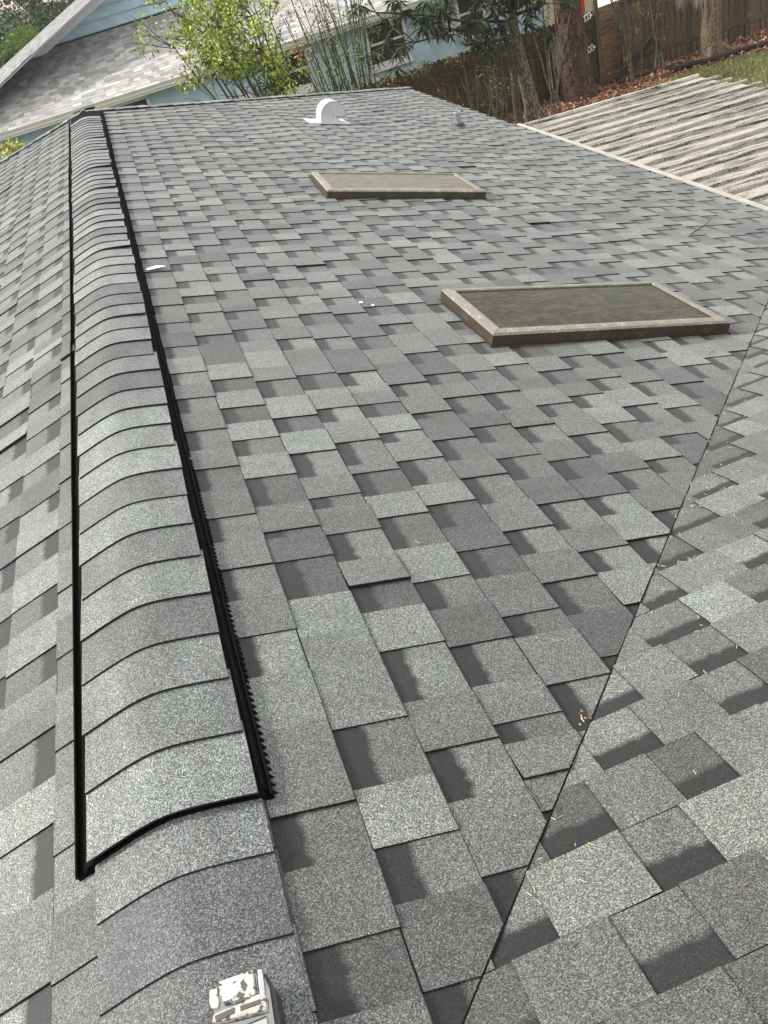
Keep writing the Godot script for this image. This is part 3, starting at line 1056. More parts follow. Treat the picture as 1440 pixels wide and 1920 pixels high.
	for p in list:
		var at: Vector3 = p.mp.call((p.s0 + p.s1) * .5, (p.z0 + p.z1) * .5, 0.0) - off
		order.append([(1.0 / at.distance_squared_to(cam.position)) * (p.z1 - p.z0) if seen(at) and not p.has("b") else 0.0, p])
	order.sort_custom(func(a, b): return a[0] > b[0])
	var restA := MB.new()
	var restB := MB.new()
	for k in order.size():
		var p: Dictionary = order[k][1]
		if k < 290 and order[k][0] > 0:
			var one := MB.new()
			tab(one, p)
			if one.v.size(): obj("shingle", one, M.shingle_pale, ra)
		else: tab(restB if p.has("b") else restA, p)
	kind(obj("shingles", restA, M.shingle_pale, ra), "stuff")
	kind(obj("shingles", restB, M.shingle_pale, rb), "stuff")
	mb = MB.new()     # right half of the gable roof and the far side
	mb.poly([Vector3(apx, apy, zg + .3) + off, Vector3(apx + 4.6, apy - 1.8, zg + .3) + off, Vector3(apx + 4.6, apy - 1.8, zf) + off, Vector3(apx, apy, zf) + off], Vector3.UP, [g(.3)])
	obj("roof_slope", mb, M.shingle_pale, t)
	# gable: lapped siding boards between the rake and the roof
	var yb := gtop.y
	var x := 0.0
	var k := 0
	mb = MB.new()
	mb.poly([Vector3(cx, yb - .05, zg - .02) + off, Vector3(apx + 3.7, yb - .05, zg - .02) + off, Vector3(apx, apy - .05, zg - .02) + off], Vector3(0, 0, 1), [blue])
	mb.poly([Vector3(cx, yb - .05, zg - .03) + off, Vector3(apx + 3.7, yb - .05, zg - .03) + off, Vector3(apx, apy - .05, zg - .03) + off], Vector3(0, 0, -1), [blue])
	var gable := obj("gable_wall", mb, M.stucco, t)
	var y := yb + .02
	while y < apy - .15:
		var l := cx + (y - yb) / .39 + .05
		var r := apx + 3.7 - (y - yb) / .39 - .05
		var h := .235
		var l2 := cx + (y + h - yb) / .39 + .05
		var r2 := apx + 3.7 - (y + h - yb) / .39 - .05
		if r2 < l2: break
		var sb := MB.new()
		var F := Vector3(0, 0, zg + .055) + off
		var K := Vector3(0, 0, zg + .004) + off
		sb.poly([Vector3(l, y, 0) + F, Vector3(r, y, 0) + F, Vector3(r2, y + h, 0) + K, Vector3(l2, y + h, 0) + K], Vector3(0, 0, 1), [blue])
		sb.poly([Vector3(l, y, 0) + F, Vector3(r, y, 0) + F, Vector3(r, y, 0) + K, Vector3(l, y, 0) + K], Vector3(0, -1, 0), [blue])
		obj("siding_board", sb, M.stucco, gable)
		y += h
	for e in [[cx - .42, yb - .42 * .39, apx, apy, 1.0]]:
		mb = MB.new()     # white rake board with a shadowed second board behind it
		var d := Vector3(e[2] - e[0], e[3] - e[1], 0)
		var bx := Transform3D(Basis(Vector3(0, 0, 1), atan2(d.y, d.x)), Vector3((e[0] + e[2]) * .5, (e[1] + e[3]) * .5 - .09, zg + .30) + off)
		mb.box(bx, Vector3(d.length(), .19, .03), g(.9))
		mb.box(bx * pos(Vector3(0, -.105, -.15)), Vector3(d.length(), .015, .29), white)
		obj("rake_board", mb, M.enamel, t)
	# windows
	for w in [[.06, 1.0, -2.5, -1.50], [3.75, 4.75, -2.42, -1.55], [6.15, 7.15, -2.47, -1.50], [8.42, 9.15, -2.40, -1.50]]:
		window(t, off, w[0], w[1], w[2], w[3], wz)
	mb = MB.new()     # white plastic pipe standing out from the wall, with a short elbow
	mb.tube([Vector3(3.02, -2.7, wz + .10) + off, Vector3(2.98, -1.92, wz + .10) + off], [.065, .065], 14, white)
	mb.tube([Vector3(3.02, -2.16, wz + .12) + off, Vector3(3.20, -2.14, wz + .14) + off], [.06, .06], 14, white)
	mb.tube([Vector3(3.20, -2.3, wz + .14) + off, Vector3(3.20, -2.08, wz + .14) + off], [.055, .055], 14, white)
	obj("wall_pipe", mb, M.paint, t, "short white plastic pipe with an elbow on the blue wall")

func window(t: Node3D, off: Vector3, x0: float, x1: float, y0: float, y1: float, wz: float):
	var white := Color(.80, .80, .78)
	var fr := MB.new()
	var zc := wz + .03
	for q in [[(x0 + x1) * .5, y1 - .03, x1 - x0, .07], [x0 + .035, (y0 + y1) * .5, .07, y1 - y0 - .16], [x1 - .035, (y0 + y1) * .5, .07, y1 - y0 - .16]]:
		fr.box(pos(Vector3(q[0], q[1], zc) + off), Vector3(q[2], q[3], .07), white)
	var w := obj("window", fr, M.paint, t)
	var si := MB.new()
	si.box(pos(Vector3((x0 + x1) * .5, y0 + .03, wz + .045) + off), Vector3(x1 - x0 + .06, .17, .12), white)
	obj("sill", si, M.paint, w)
	var ra := MB.new()
	ra.box(pos(Vector3((x0 + x1) * .5, (y0 + y1) * .5 + .03, zc - .005) + off), Vector3(x1 - x0 - .14, .045, .045), white)
	obj("meeting_rail", ra, M.paint, w)
	for k in 2:
		var ya := (y0 + y1) * .5 + .055 if k else y0 + .115
		var yb := y1 - .07 if k else (y0 + y1) * .5
		var gl := MB.new()
		gl.box(pos(Vector3((x0 + x1) * .5, (ya + yb) * .5, wz + .012) + off), Vector3(x1 - x0 - .14, yb - ya, .012), Color(.035, .04, .042))
		obj("pane", gl, M.glass, w)

# ------------------------------------------------------------------ fence
func plank_run(t: Node3D, off: Vector3, x0: float, x1: float, z: float, ytop: float, col: Color, jag := .03, zslope := 0.0):
	var x := x0
	while x < x1:
		var w := rr(.132, .146)
		var h: float = ytop + rr(-jag, jag) - GY
		var mb := MB.new()
		var k := rr(.65, 1.35)
		var cc := Color(col.r * k, col.g * k * rr(.95, 1.1), col.b * k)
		var d := .06
		var zz := z + (x - x0) * zslope + (.006 if int(round(x * 100)) % 2 else -.006)
		var pr := PackedVector2Array([Vector2(-w * .5, 0.02), Vector2(w * .5, .02), Vector2(w * .5, h - d), Vector2(w * .5 - .035, h), Vector2(-w * .5 + .035, h), Vector2(-w * .5, h - d)])
		mb.extrude(pr, Transform3D(Basis(Vector3(0, 0, 1), rr(-.003, .003)), Vector3(x + w * .5, GY, zz) + off), -.009, .009, cc)
		obj("plank", mb, M.wood, t)
		x += w - rr(.004, .008)
	for yy in [.35, ytop - GY - .3]:
		var mb := MB.new()
		mb.box(Transform3D(Basis(Vector3.UP, -atan(zslope)), Vector3((x0 + x1) * .5, GY + yy, z + .035 + (x1 - x0) * .5 * zslope) + off), Vector3(x1 - x0, .085, .038), col * .9)
		obj("rail", mb, M.wood, t)

func wooden_fence():
	var z := -20.35
	var dk := Color(.150, .108, .050)
	var t := thing("fence", "dark brown mossy plank fence behind the loquat tree", "fence", Vector3(7.8, GY, z))
	plank_run(t, -t.position, 5.3, 10.15, z, -2.36, dk, .035)
	for x in [6.4, 8.6]:
		var mb := MB.new()
		mb.box(pos(Vector3(x, (GY - 2.5) * .5, z - .06) - t.position), Vector3(.09, -2.5 - GY, .09), dk)
		obj("post", mb, M.wood, t)
	var gt := thing("gate", "narrow dark plank gate with two white scroll hinges beside the pine trunk", "gate", Vector3(10.5, GY, z))
	plank_run(gt, -gt.position, 10.2, 10.78, z + .01, -2.36, dk * .8, .02)
	for y in [-2.45, -3.10]:
		hinge(gt, Vector3(10.62, y, z + .045) - gt.position)
	var po := thing("gate_post", "tall weathered square gate post right of the hinged gate", "post", Vector3(10.86, GY, z + .03))
	var pb := MB.new()
	pb.box(Transform3D(Basis(Vector3(0, 0, 1), .0), Vector3(0, .98, 0)), Vector3(.10, 1.96, .10), Color(.20, .15, .08))
	pb.extrude(PackedVector2Array([Vector2(-.05, 0), Vector2(.05, 0), Vector2(0, .05)]), pos(Vector3(0, 1.962, 0)), -.05, .05, Color(.2, .15, .08))
	obj("post_shaft", pb, M.wood, po)
	# sunlit lower fence that runs back from the post
	var lt := thing("low_fence", "lighter brown horizontal board fence between gate post and dark fence", "fence", Vector3(11.3, GY, z - .5))
	for k in 5:
		var mb := MB.new()
		mb.box(Transform3D(Basis(Vector3(0, 0, 1), rr(-.012, .012)) * Basis(Vector3.UP, .12), Vector3(11.38, GY + .16 + k * .292, z - .55 + k * .004) - lt.position), Vector3(1.15, .296, .025), Color(.42, .27, .17) * rr(.8, 1.15))
		obj("board", mb, M.wood, lt)
	for x in [10.95, 11.75]:
		var mb := MB.new()
		mb.box(pos(Vector3(x, GY + .72, z - .62) - lt.position), Vector3(.09, 1.44, .09), Color(.25, .17, .1))
		obj("post", mb, M.wood, lt)
	var rt := thing("fence", "tall dark brown plank fence behind the oak trunk and mulch bed", "fence", Vector3(14.8, GY, z))
	plank_run(rt, -rt.position, 11.45, 18.6, z + .03, -2.02, Color(.20, .14, .075), .02, .05)
	for x in [12.0, 14.4, 16.8]:
		var mb := MB.new()
		mb.box(pos(Vector3(x, (GY - 2.15) * .5, z - .05 + (x - 11.85) * .05) - rt.position), Vector3(.1, -2.15 - GY, .1), dk)
		obj("post", mb, M.wood, rt)
	# things lying about at its foot
	var pl := thing("fallen_plank", "black charred plank leaning from the ground against the fence", "plank", Vector3(11.2, GY, -20.0))
	pb = MB.new()
	pb.box(Transform3D(Basis(Vector3(0, 0, 1), .62), Vector3(.36, .32, -.02)), Vector3(1.15, .13, .06), Color(.03, .024, .02))
	obj("board", pb, M.wood, pl)
	pl = thing("fallen_plank", "brown plank lying flat at the foot of the low fence", "plank", Vector3(11.25, GY, -20.15))
	pb = MB.new()
	pb.box(Transform3D(Basis(Vector3(0, 0, 1), .10), Vector3(0.1, .12, 0)), Vector3(1.3, .2, .05), Color(.13, .085, .05))
	obj("board", pb, M.wood, pl)
	var lg := MB.new()
	var a := []; var r := []
	for i in 9:
		a.append(Vector3(i * .36, .07 + .012 * sin(i * 1.7), .27 * i * .36 + .03 * sin(i))); r.append(.065 + .008 * sin(i * 2.3))
	lg.tube(a, r, 9, Color(.075, .05, .035), true, .15)
	var lo := obj("log", lg, M.bark)
	lo.position = Vector3(12.0, GY, -19.3)
	tag(lo, "long dark log lying along the edge of the grass", "log")
	lg = MB.new()
	lg.tube([Vector3(-.65, .05, 0), Vector3(-.2, .06, -.05), Vector3(.3, .05, .0), Vector3(.7, .06, .1)], [.035, .05, .045, .03], 8, Color(.12, .09, .07), true, .12)
	lo = obj("log", lg, M.bark)
	lo.position = Vector3(11.6, GY, -19.75)
	tag(lo, "thin grey-brown branch lying on mulch below the low fence", "branch")
	# red flag seen over the gate
	var fl := thing("flag", "narrow bright red flag hanging behind the gate", "flag", Vector3(11.77, GY, -23.0))
	pb = MB.new()
	pb.tube([Vector3(0, 0, 0), Vector3(0, 2.6, 0)], [.02, .018], 8, g(.6))
	obj("pole", pb, M.plain, fl)
	pb = MB.new()
	for i in 6:
		var x0 := i * .03
		var z0 := .02 * sin(i * 1.3)
		var z1 := .02 * sin((i + 1) * 1.3)
		pb.poly([Vector3(x0 + .02, .95, z0), Vector3(x0 + .05, .93, z1), Vector3(x0 + .05, 2.55, z1), Vector3(x0 + .02, 2.55, z0)], Vector3(0, 0, 1), [Color(.75, .02, .015)])
	obj("cloth", pb, M.plain, fl)

func hinge(t: Node3D, at: Vector3):
	var mb := MB.new()
	# three open loops in a row, bent rod
	for k in 3:
		var p := []
		var r := []
		for i in 13:
			var a := TAU * i / 12
			p.append(at + Vector3(-.07 + k * .07 + cos(a) * .042, sin(a) * .062 + (k - 1) * .02, .004 * k)); r.append(.011)
		mb.tube(p, r, 6, Color(.75, .74, .70), false)
	mb.box(pos(at + Vector3(.12, .02, 0)), Vector3(.07, .03, .012), Color(.75, .74, .70))
	obj("hinge", mb, M.plain, t)

# ------------------------------------------------------------------ plants
func limb(mb: MB, a: Vector3, d: Vector3, l: float, r0: float, r1: float, n: int, wob: float, col: Color, up := 0.0, sides := 7, rough := .05) -> Array:
	var p := [a]
	var r := [r0]
	var q := a
	var dd := d.normalized()
	for i in n:
		dd = (dd + rv() * wob + Vector3(0, up, 0)).normalized()
		q += dd * l / n
		p.append(q); r.append(lerpf(r0, r1, float(i + 1) / n))
	mb.tube(p, r, sides, col, true, rough)
	return p

func leafy(mb: MB, at: Vector3, rad: float, n: int, l: float, w: float, cols: Array, droop := .0):
	for i in n:
		var o := rv() * rad * pow(rng.randf(), .45)
		var d := (rv() + o.normalized() * .6 + Vector3(0, .15, 0)).normalized()
		var s := d.cross(rv()).normalized()
		var c: Color = cols[rng.randi() % cols.size()]
		mb.leaf(at + o, d, s, l * rr(.6, 1.25), w * rr(.7, 1.2), c * rr(.75, 1.25), droop)

func vegetation():
	var bright := [Color(.30, .36, .04), Color(.23, .31, .035), Color(.38, .42, .07), Color(.12, .19, .03)]
	# --- leafy shrub before the blue wall
	var t := thing("crepe_myrtle", "bright green leafy shrub with many thin stems before the blue wall", "shrub", Vector3(3.15, GY, -16.6))
	var st := MB.new()
	var cr := MB.new()
	var bk := Color(.20, .15, .10)
	for i in 15:
		var an := rr(0, TAU)
		var d := Vector3(cos(an) * .20 - .24, 1, sin(an) * .18)
		var p := limb(st, Vector3(rr(-.12, .12), 0, rr(-.12, .12)), d, rr(3.1, 4.6), .035, .008, 7, .07, bk, .03, 6)
		for k in range(3, p.size()):
			for j in 3:
				var b: Vector3 = p[k]
				var e := limb(st, b, Vector3(rr(-1.1, .55), rr(.0, .9), rr(-.7, .7)), rr(.4, .9), .009, .003, 3, .2, bk, .02, 4)
				for q in [e[2], e[3]]:
					if q.x < .35 and not (q.x < -.4 and q.y < 2.98) and rng.randf() < (.62 if q.x < -.25 else .35): leafy(cr, q, rr(.12, .24), 46, .072, .040, bright, .15)
	# hanging lower sprays on its left
	for i in 26:
		var q := Vector3(rr(-1.5, -.3), rr(3.02, 4.1), rr(-.5, .5))
		leafy(cr, q, rr(.12, .24), 50, .072, .040, bright, .2)
	obj("stems", st, M.bark, t)
	obj("foliage", cr, M.leaf, t)
	cr = MB.new()
	leafy(cr, Vector3(.30, 3.05, .45), .18, 26, .07, .05, [Color(.55, .16, .06), Color(.5, .25, .08)])
	leafy(cr, Vector3(-.35, 3.1, .45), .14, 16, .07, .05, [Color(.55, .2, .08)])
	obj("new_leaves", cr, M.leaf, t, "orange-red young leaves")

	# --- upright, cane-like shrub right of it
	t = thing("cane_shrub", "thin upright cane-like shrub with sparse leaves between two windows", "shrub", Vector3(4.55, GY, -18.2))
	st = MB.new(); cr = MB.new()
	var olive := [Color(.20, .24, .05), Color(.14, .19, .04), Color(.24, .26, .08), Color(.11, .14, .05)]
	for i in 40:
		var d := Vector3(rr(-.26, .14), 1, rr(-.14, .14))
		var p := limb(st, Vector3(rr(-.40, .40), 0, rr(-.2, .2)), d, rr(2.6, 4.4), .020, .006, 7, .045, Color(.19, .20, .08) if rng.randf() < .5 else Color(.22, .18, .12), .02, 5)
		for k in range(3, p.size()):
			for j in 2:
				if rng.randf() < .85: leafy(cr, p[k] + rv() * .14, .18, 9, .075, .028, olive, .1)
	obj("stems", st, M.bark, t)
	obj("foliage", cr, M.leaf, t)

	# --- loquat: pale trunks, long dark leaves in whorls
	t = thing("loquat_tree", "loquat tree with lichen-spotted pale trunk and long drooping dark leaves", "tree", Vector3(8.55, GY, -19.3))
	var tr := MB.new()
	tr.tube([Vector3(.10, 0, 0), Vector3(.07, .4, 0), Vector3(.02, .9, 0), Vector3(-.06, 1.4, 0), Vector3(-.10, 1.9, .02), Vector3(-.05, 2.6, .05)], [.20, .165, .15, .145, .12, .08], 12, Color(.46, .42, .35), true, .06)
	obj("trunk", tr, M.lichen, t)
	tr = MB.new()
	tr.tube([Vector3(-.28, 0, .1), Vector3(-.30, .5, .1), Vector3(-.26, 1.0, .1), Vector3(-.30, 1.7, .08), Vector3(-.55, 2.4, .1)], [.10, .085, .075, .065, .04], 9, Color(.23, .20, .14), true, .05)
	obj("trunk", tr, M.bark, t)
	cr = MB.new()
	var lim := MB.new()
	var darkl := [Color(.030, .050, .018), Color(.045, .068, .026), Color(.062, .082, .036), Color(.024, .038, .018), Color(.105, .10, .062)]
	var lines := [[Vector3(-.1, 1.75, .05), Vector3(-1.35, 1.75, .5), .05], [Vector3(-.08, 1.9, .05), Vector3(-2.1, 2.5, .6), .045], [Vector3(-.08, 2.0, .05), Vector3(-3.3, 3.0, .8), .04],
		[Vector3(-.05, 2.1, .05), Vector3(.4, 2.35, .6), .045], [Vector3(-.05, 2.2, .05), Vector3(-.7, 2.6, .9), .04], [Vector3(-.05, 2.2, .05), Vector3(.9, 2.7, .3), .04], [Vector3(-.05, 2.4, .05), Vector3(-1.5, 3.2, .6), .035], [Vector3(-.05, 2.4, .05), Vector3(0.1, 3.4, .3), .035], [Vector3(-.1, 2.2, .05), Vector3(-2.8, 2.45, .9), .03]]
	for q in lines:
		var a: Vector3 = q[0]
		var e: Vector3 = q[1]
		var p := limb(lim, a, e - a + Vector3(0, -.12, 0), a.distance_to(e), q[2], .014, 6, .10, Color(.24, .22, .17), .02, 7, .1)
		for k in range(3, p.size()):
			for j in 4:
				var e2 := limb(lim, p[k], rv() + Vector3(0, .25, 0), rr(.25, .7), .013, .007, 3, .2, Color(.2, .17, .12), .02, 5)
				var c: Vector3 = e2[3]
				if c.y < 1.62 and rng.randf() < .8: continue
				if c.x < -1.3 and c.x > -2.6 and c.y < 2.5 and rng.randf() < .8: continue
				for w in 15:          # a whorl
					var d := Vector3(rng.randfn(), rng.randfn() * .5 - .1, rng.randfn()).normalized()
					cr.leaf(c, d, d.cross(Vector3(rr(-.3, .3), 1, rr(-.3, .3))).normalized(), rr(.17, .32), rr(.045, .075), darkl[rng.randi() % 5] * rr(.7, 1.3), rr(.25, .8))
	obj("limbs", lim, M.lichen, t)
	obj("foliage", cr, M.leafdark, t)

	# --- pine trunk by the gate: flaky plates over a tapered bole
	t = thing("pine_tree", "thick reddish-brown pine trunk standing before the gate", "tree", Vector3(10.02, GY, -19.85))
	tr = MB.new()
	var pp := []; var pr := []
	for i in 15:
		var y := i * .4
		pp.append(Vector3(-.03 * i * .25, y, 0)); pr.append(.33 - .012 * i + (.10 * exp(-y * 4.0)))
	tr.tube(pp, pr, 18, Color(.26, .155, .11), true, .05)
	for i in 620:          # bark plates
		var a := rr(0, TAU)
		var y := rr(.02, 4.4)
		var rad: float = .33 - .012 * y / .4 + .10 * exp(-y * 4.0)
		var o := Vector3(cos(a), 0, sin(a))
		var x := Transform3D(Basis(Vector3(-sin(a), 0, cos(a)), Vector3.UP, o) * Basis(Vector3(0, 0, 1), rr(-.2, .2)), o * (rad + .004) + Vector3(-.03 * y * .625, y, 0))
		var k := rr(.6, 1.35)
		tr.extrude(PackedVector2Array([Vector2(-.035, -.07), Vector2(.01, -.09), Vector2(.038, -.03), Vector2(.03, .08), Vector2(-.03, .07)]), x, -.01, rr(.006, .02), Color(.34 * k, .21 * k, .155 * k))
	obj("trunk", tr, M.bark, t)

	# --- oak trunk on the mulch with moss
	t = thing("oak_tree", "buff-coloured forked oak trunk flaring onto the mulch, hung with grey moss", "tree", Vector3(13.15, GY, -19.45))
	tr = MB.new()
	tr.tube([Vector3(.03, 0, 0), Vector3(.0, .12, 0), Vector3(-.02, .5, 0), Vector3(0.03, 1.0, 0), Vector3(.05, 1.6, 0), Vector3(.0, 3.5, 0)], [.36, .25, .20, .185, .20, .16], 14, Color(.56, .42, .28), true, .09)
	for q in [[Vector3(.12, .25, .1), Vector3(.45, .02, .25)], [Vector3(-.1, .25, .1), Vector3(-.28, .02, .28)], [Vector3(.1, .25, .05), Vector3(.42, .02, -.1)]]:
		tr.tube([q[0], (q[0] + q[1]) * .5 + Vector3(0, -.03, 0), q[1]], [.09, .07, .03], 7, Color(.56, .42, .28), true, .08)
	for i in 7:
		var a := TAU * i / 7
		tr.tube([Vector3(cos(a) * .20, .1, sin(a) * .2), Vector3(cos(a) * .165 + .01, .8, sin(a) * .165), Vector3(cos(a) * .17 + .04, 1.9, sin(a) * .17)], [.055, .04, .035], 6, Color(.48, .35, .23), true, .1)
	obj("trunk", tr, M.bark, t)
	tr = MB.new()
	limb(tr, Vector3(.05, 1.5, 0), Vector3(-.9, .55, .3), 1.9, .09, .03, 5, .08, Color(.3, .22, .15))
	limb(tr, Vector3(.03, 1.7, 0), Vector3(.7, 1.0, .1), 2.2, .10, .04, 5, .08, Color(.3, .22, .15))
	obj("limbs", tr, M.bark, t)
	var mo := MB.new()
	for c in [Vector3(-.42, 1.60, .16), Vector3(-.62, 1.78, .2), Vector3(-.92, 1.72, .3), Vector3(-.35, 1.9, .1)]:
		for i in 60:
			var a: Vector3 = c + Vector3(rr(-.07, .07), rr(-.05, .1), rr(-.05, .05))
			var l := rr(.15, .55)
			var p := [a]
			for k in 4: p.append(p[-1] + Vector3(rr(-.025, .025), -l / 4, rr(-.025, .025)))
			mo.tube(p, [.006, .006, .005, .004, .002], 3, Color(.33, .35, .31) * rr(.7, 1.1), false)
	kind(obj("moss", mo, M.plain, t, "grey hanging moss"), "stuff")

	# --- bare saplings
	for q in [[Vector3(11.25, GY, -19.55), 7, 2.6, "clump of thin bare grey saplings right of the gate post", .55], [Vector3(12.15, GY, -19.95), 5, 2.2, "clump of bare leaning saplings beside the fallen plank", .5],
			[Vector3(9.25, GY, -19.35), 5, 2.6, "tangle of thin bare saplings with moss left of the pine trunk", .35], [Vector3(7.75, GY, -18.9), 6, 1.9, "spindly bare shrub before the fence left of the loquat trunk", .5], [Vector3(6.85, GY, -18.0), 7, 1.9, "leaning bare shrub above the far roof corner", .6], [Vector3(14.35, GY, -19.75), 3, 2.2, "three pale thin stems right of the oak trunk", .25]]:
		t = thing("sapling", q[3], "sapling", q[0])
		st = MB.new(); cr = MB.new()
		for i in q[1]:
			var d := Vector3(rr(-q[4], q[4]) * .7, 1, rr(-.2, .2))
			var p := limb(st, Vector3(rr(-.12, .12), 0, rr(-.08, .08)), d, q[2] * rr(.7, 1.1), rr(.018, .034), .006, 7, .09, Color(.44, .39, .30) * rr(.6, 1.2), .03, 6, .08)
			for k in range(3, p.size()):
				for j in 2:
					var e := limb(st, p[k], rv() + Vector3(0, .4, 0), rr(.2, .6), .006, .002, 3, .25, Color(.25, .21, .15), .0, 4)
					if rng.randf() < .55: leafy(cr, e[3], .06, 4, .05, .022, [Color(.25, .27, .07), Color(.16, .19, .05)])
		obj("stems", st, M.bark, t)
		if cr.v.size(): obj("foliage", cr, M.leaf, t)
	# --- moss hanging on the sapling by the pine
	mo = MB.new()
	for i in 34:
		var a := Vector3(9.36 + rr(-.08, .08), -2.55 + rr(-.15, .15), -19.3 + rr(-.05, .05))
		var p := [a]
		for k in 4: p.append(p[-1] + Vector3(rr(-.03, .02), -rr(.06, .15), rr(-.02, .02)))
		mo.tube(p, [.006, .006, .005, .004, .002], 3, Color(.25, .26, .22) * rr(.7, 1.1), false)
	kind(tag(obj("hanging_moss", mo, M.plain), "grey moss hanging from bare saplings left of the pine", "moss"), "stuff")
	# --- leaf litter and vine along the fence top
	cr = MB.new()
	for i in 60: leafy(cr, Vector3(rr(5.6, 7.6), -2.36 + rr(-.12, .05), -20.2 + rr(-.1, .1)), .1, 10, .06, .035, [Color(.12, .11, .03), Color(.20, .15, .05), Color(.08, .09, .03)])
	kind(tag(obj("creeper", cr, M.leaf), "thin brownish creeper along the top of the dark fence", "creeper"), "stuff")

	# --- rounded yellow-green shrub at the left eave
	t = thing("yellow_shrub", "yellow-green rounded shrub at the corner of the blue house", "shrub", Vector3(-1.75, GY, -16.5))
	st = MB.new(); cr = MB.new()
	for i in 9: limb(st, Vector3(rr(-.1, .1), 0, rr(-.1, .1)), Vector3(rr(-.3, .3), 1, rr(-.3, .3)), 2.6, .03, .008, 5, .1, bk)
	for i in 110:
		var a := rv()
		leafy(cr, Vector3(a.x * .62, 2.35 + a.y * .62, a.z * .6), .16, 26, .07, .05, [Color(.34, .34, .05), Color(.26, .29, .04), Color(.42, .40, .09)])
	obj("stems", st, M.bark, t)
	obj("foliage", cr, M.leaf, t)

	# --- trees far behind the blue house on the left
	var far := [[Vector3(-2.9, GY, -50), 4.6, 2.1, 0, "broad dark green tree behind the blue house roof, farthest back"], [Vector3(-4.6, GY, -46), 4.2, 1.9, 0, "dark green tree at the edge of the view behind the roof"], [Vector3(-1.0, GY, -54), 4.7, 1.9, 1, "mid green tree behind the blue house rake board"], [Vector3(-2.25, GY, -44), 3.5, 1.0, 2, "light green feathery palm-like tree in front of the dark trees"]]
	for q in far:
		t = thing("background_tree", q[4], "tree", q[0])
		tr = MB.new(); cr = MB.new()
		limb(tr, Vector3.ZERO, Vector3.UP, q[1] * .85, .16, .06, 6, .06, bk)
		obj("trunk", tr, M.bark, t)
		var cols: Array = [[Color(.055, .085, .03), Color(.085, .12, .04), Color(.04, .065, .025)], [Color(.075, .10, .035), Color(.11, .14, .05)], [Color(.19, .27, .06), Color(.14, .22, .05)]][q[3]]
		if q[3] == 2:
			for i in 60:
				var a := Vector3(rr(-.2, .2), q[1] * .88, rr(-.2, .2))
				var d := (rv() + Vector3(0, .5, 0)).normalized()
				for k in 26:
					var c := a + d * (.12 + k * .042) - Vector3(0, .0011 * k * k, 0)
					cr.leaf(c, (d + rv() * .9).normalized(), d.cross(rv()).normalized(), .30, .025, cols[rng.randi() % 2] * rr(.7, 1.3), .4)
		else:
			for i in 90:
				var a := rv() * pow(rng.randf(), .3)
				leafy(cr, Vector3(a.x * q[2], q[1] - q[2] * .75 + a.y * q[2] * .95, a.z * q[2]), rr(.25, .5), 60, .19, .11, cols, .15)
		obj("foliage", cr, M.leaf, t)
	t = thing("distant_house", "pinkish tan roof of a house far behind the trees", "house", Vector3(-9, GY, -95))
	var mb := MB.new()
	mb.extrude(PackedVector2Array([Vector2(-9, 3.2), Vector2(9, 3.2), Vector2(0, 6.5)]), Transform3D(Basis(Vector3.UP, PI * .5), Vector3.ZERO), -8, 8, Color(.50, .37, .31))
	obj("roof", mb, M.stucco, t)
	mb = MB.new()
	mb.box(pos(Vector3(0, 1.595, 0)), Vector3(14, 3.19, 16), Color(.55, .47, .38))
	obj("wall", mb, M.stucco, t)
	# a belt of trees closes the view beyond
	mb = MB.new()
	for i in 240:
		var a := Vector3(rr(-60, 70), rr(GY, 3.2), rr(-128, -112))
		leafy(mb, a, rr(1.4, 2.4), 60, .9, .6, [Color(.06, .085, .035), Color(.09, .12, .05), Color(.05, .07, .03)], .1)
	kind(tag(obj("far_woods", mb, M.leaf), "hazy green belt of trees beyond the houses", "woods"), "stuff")

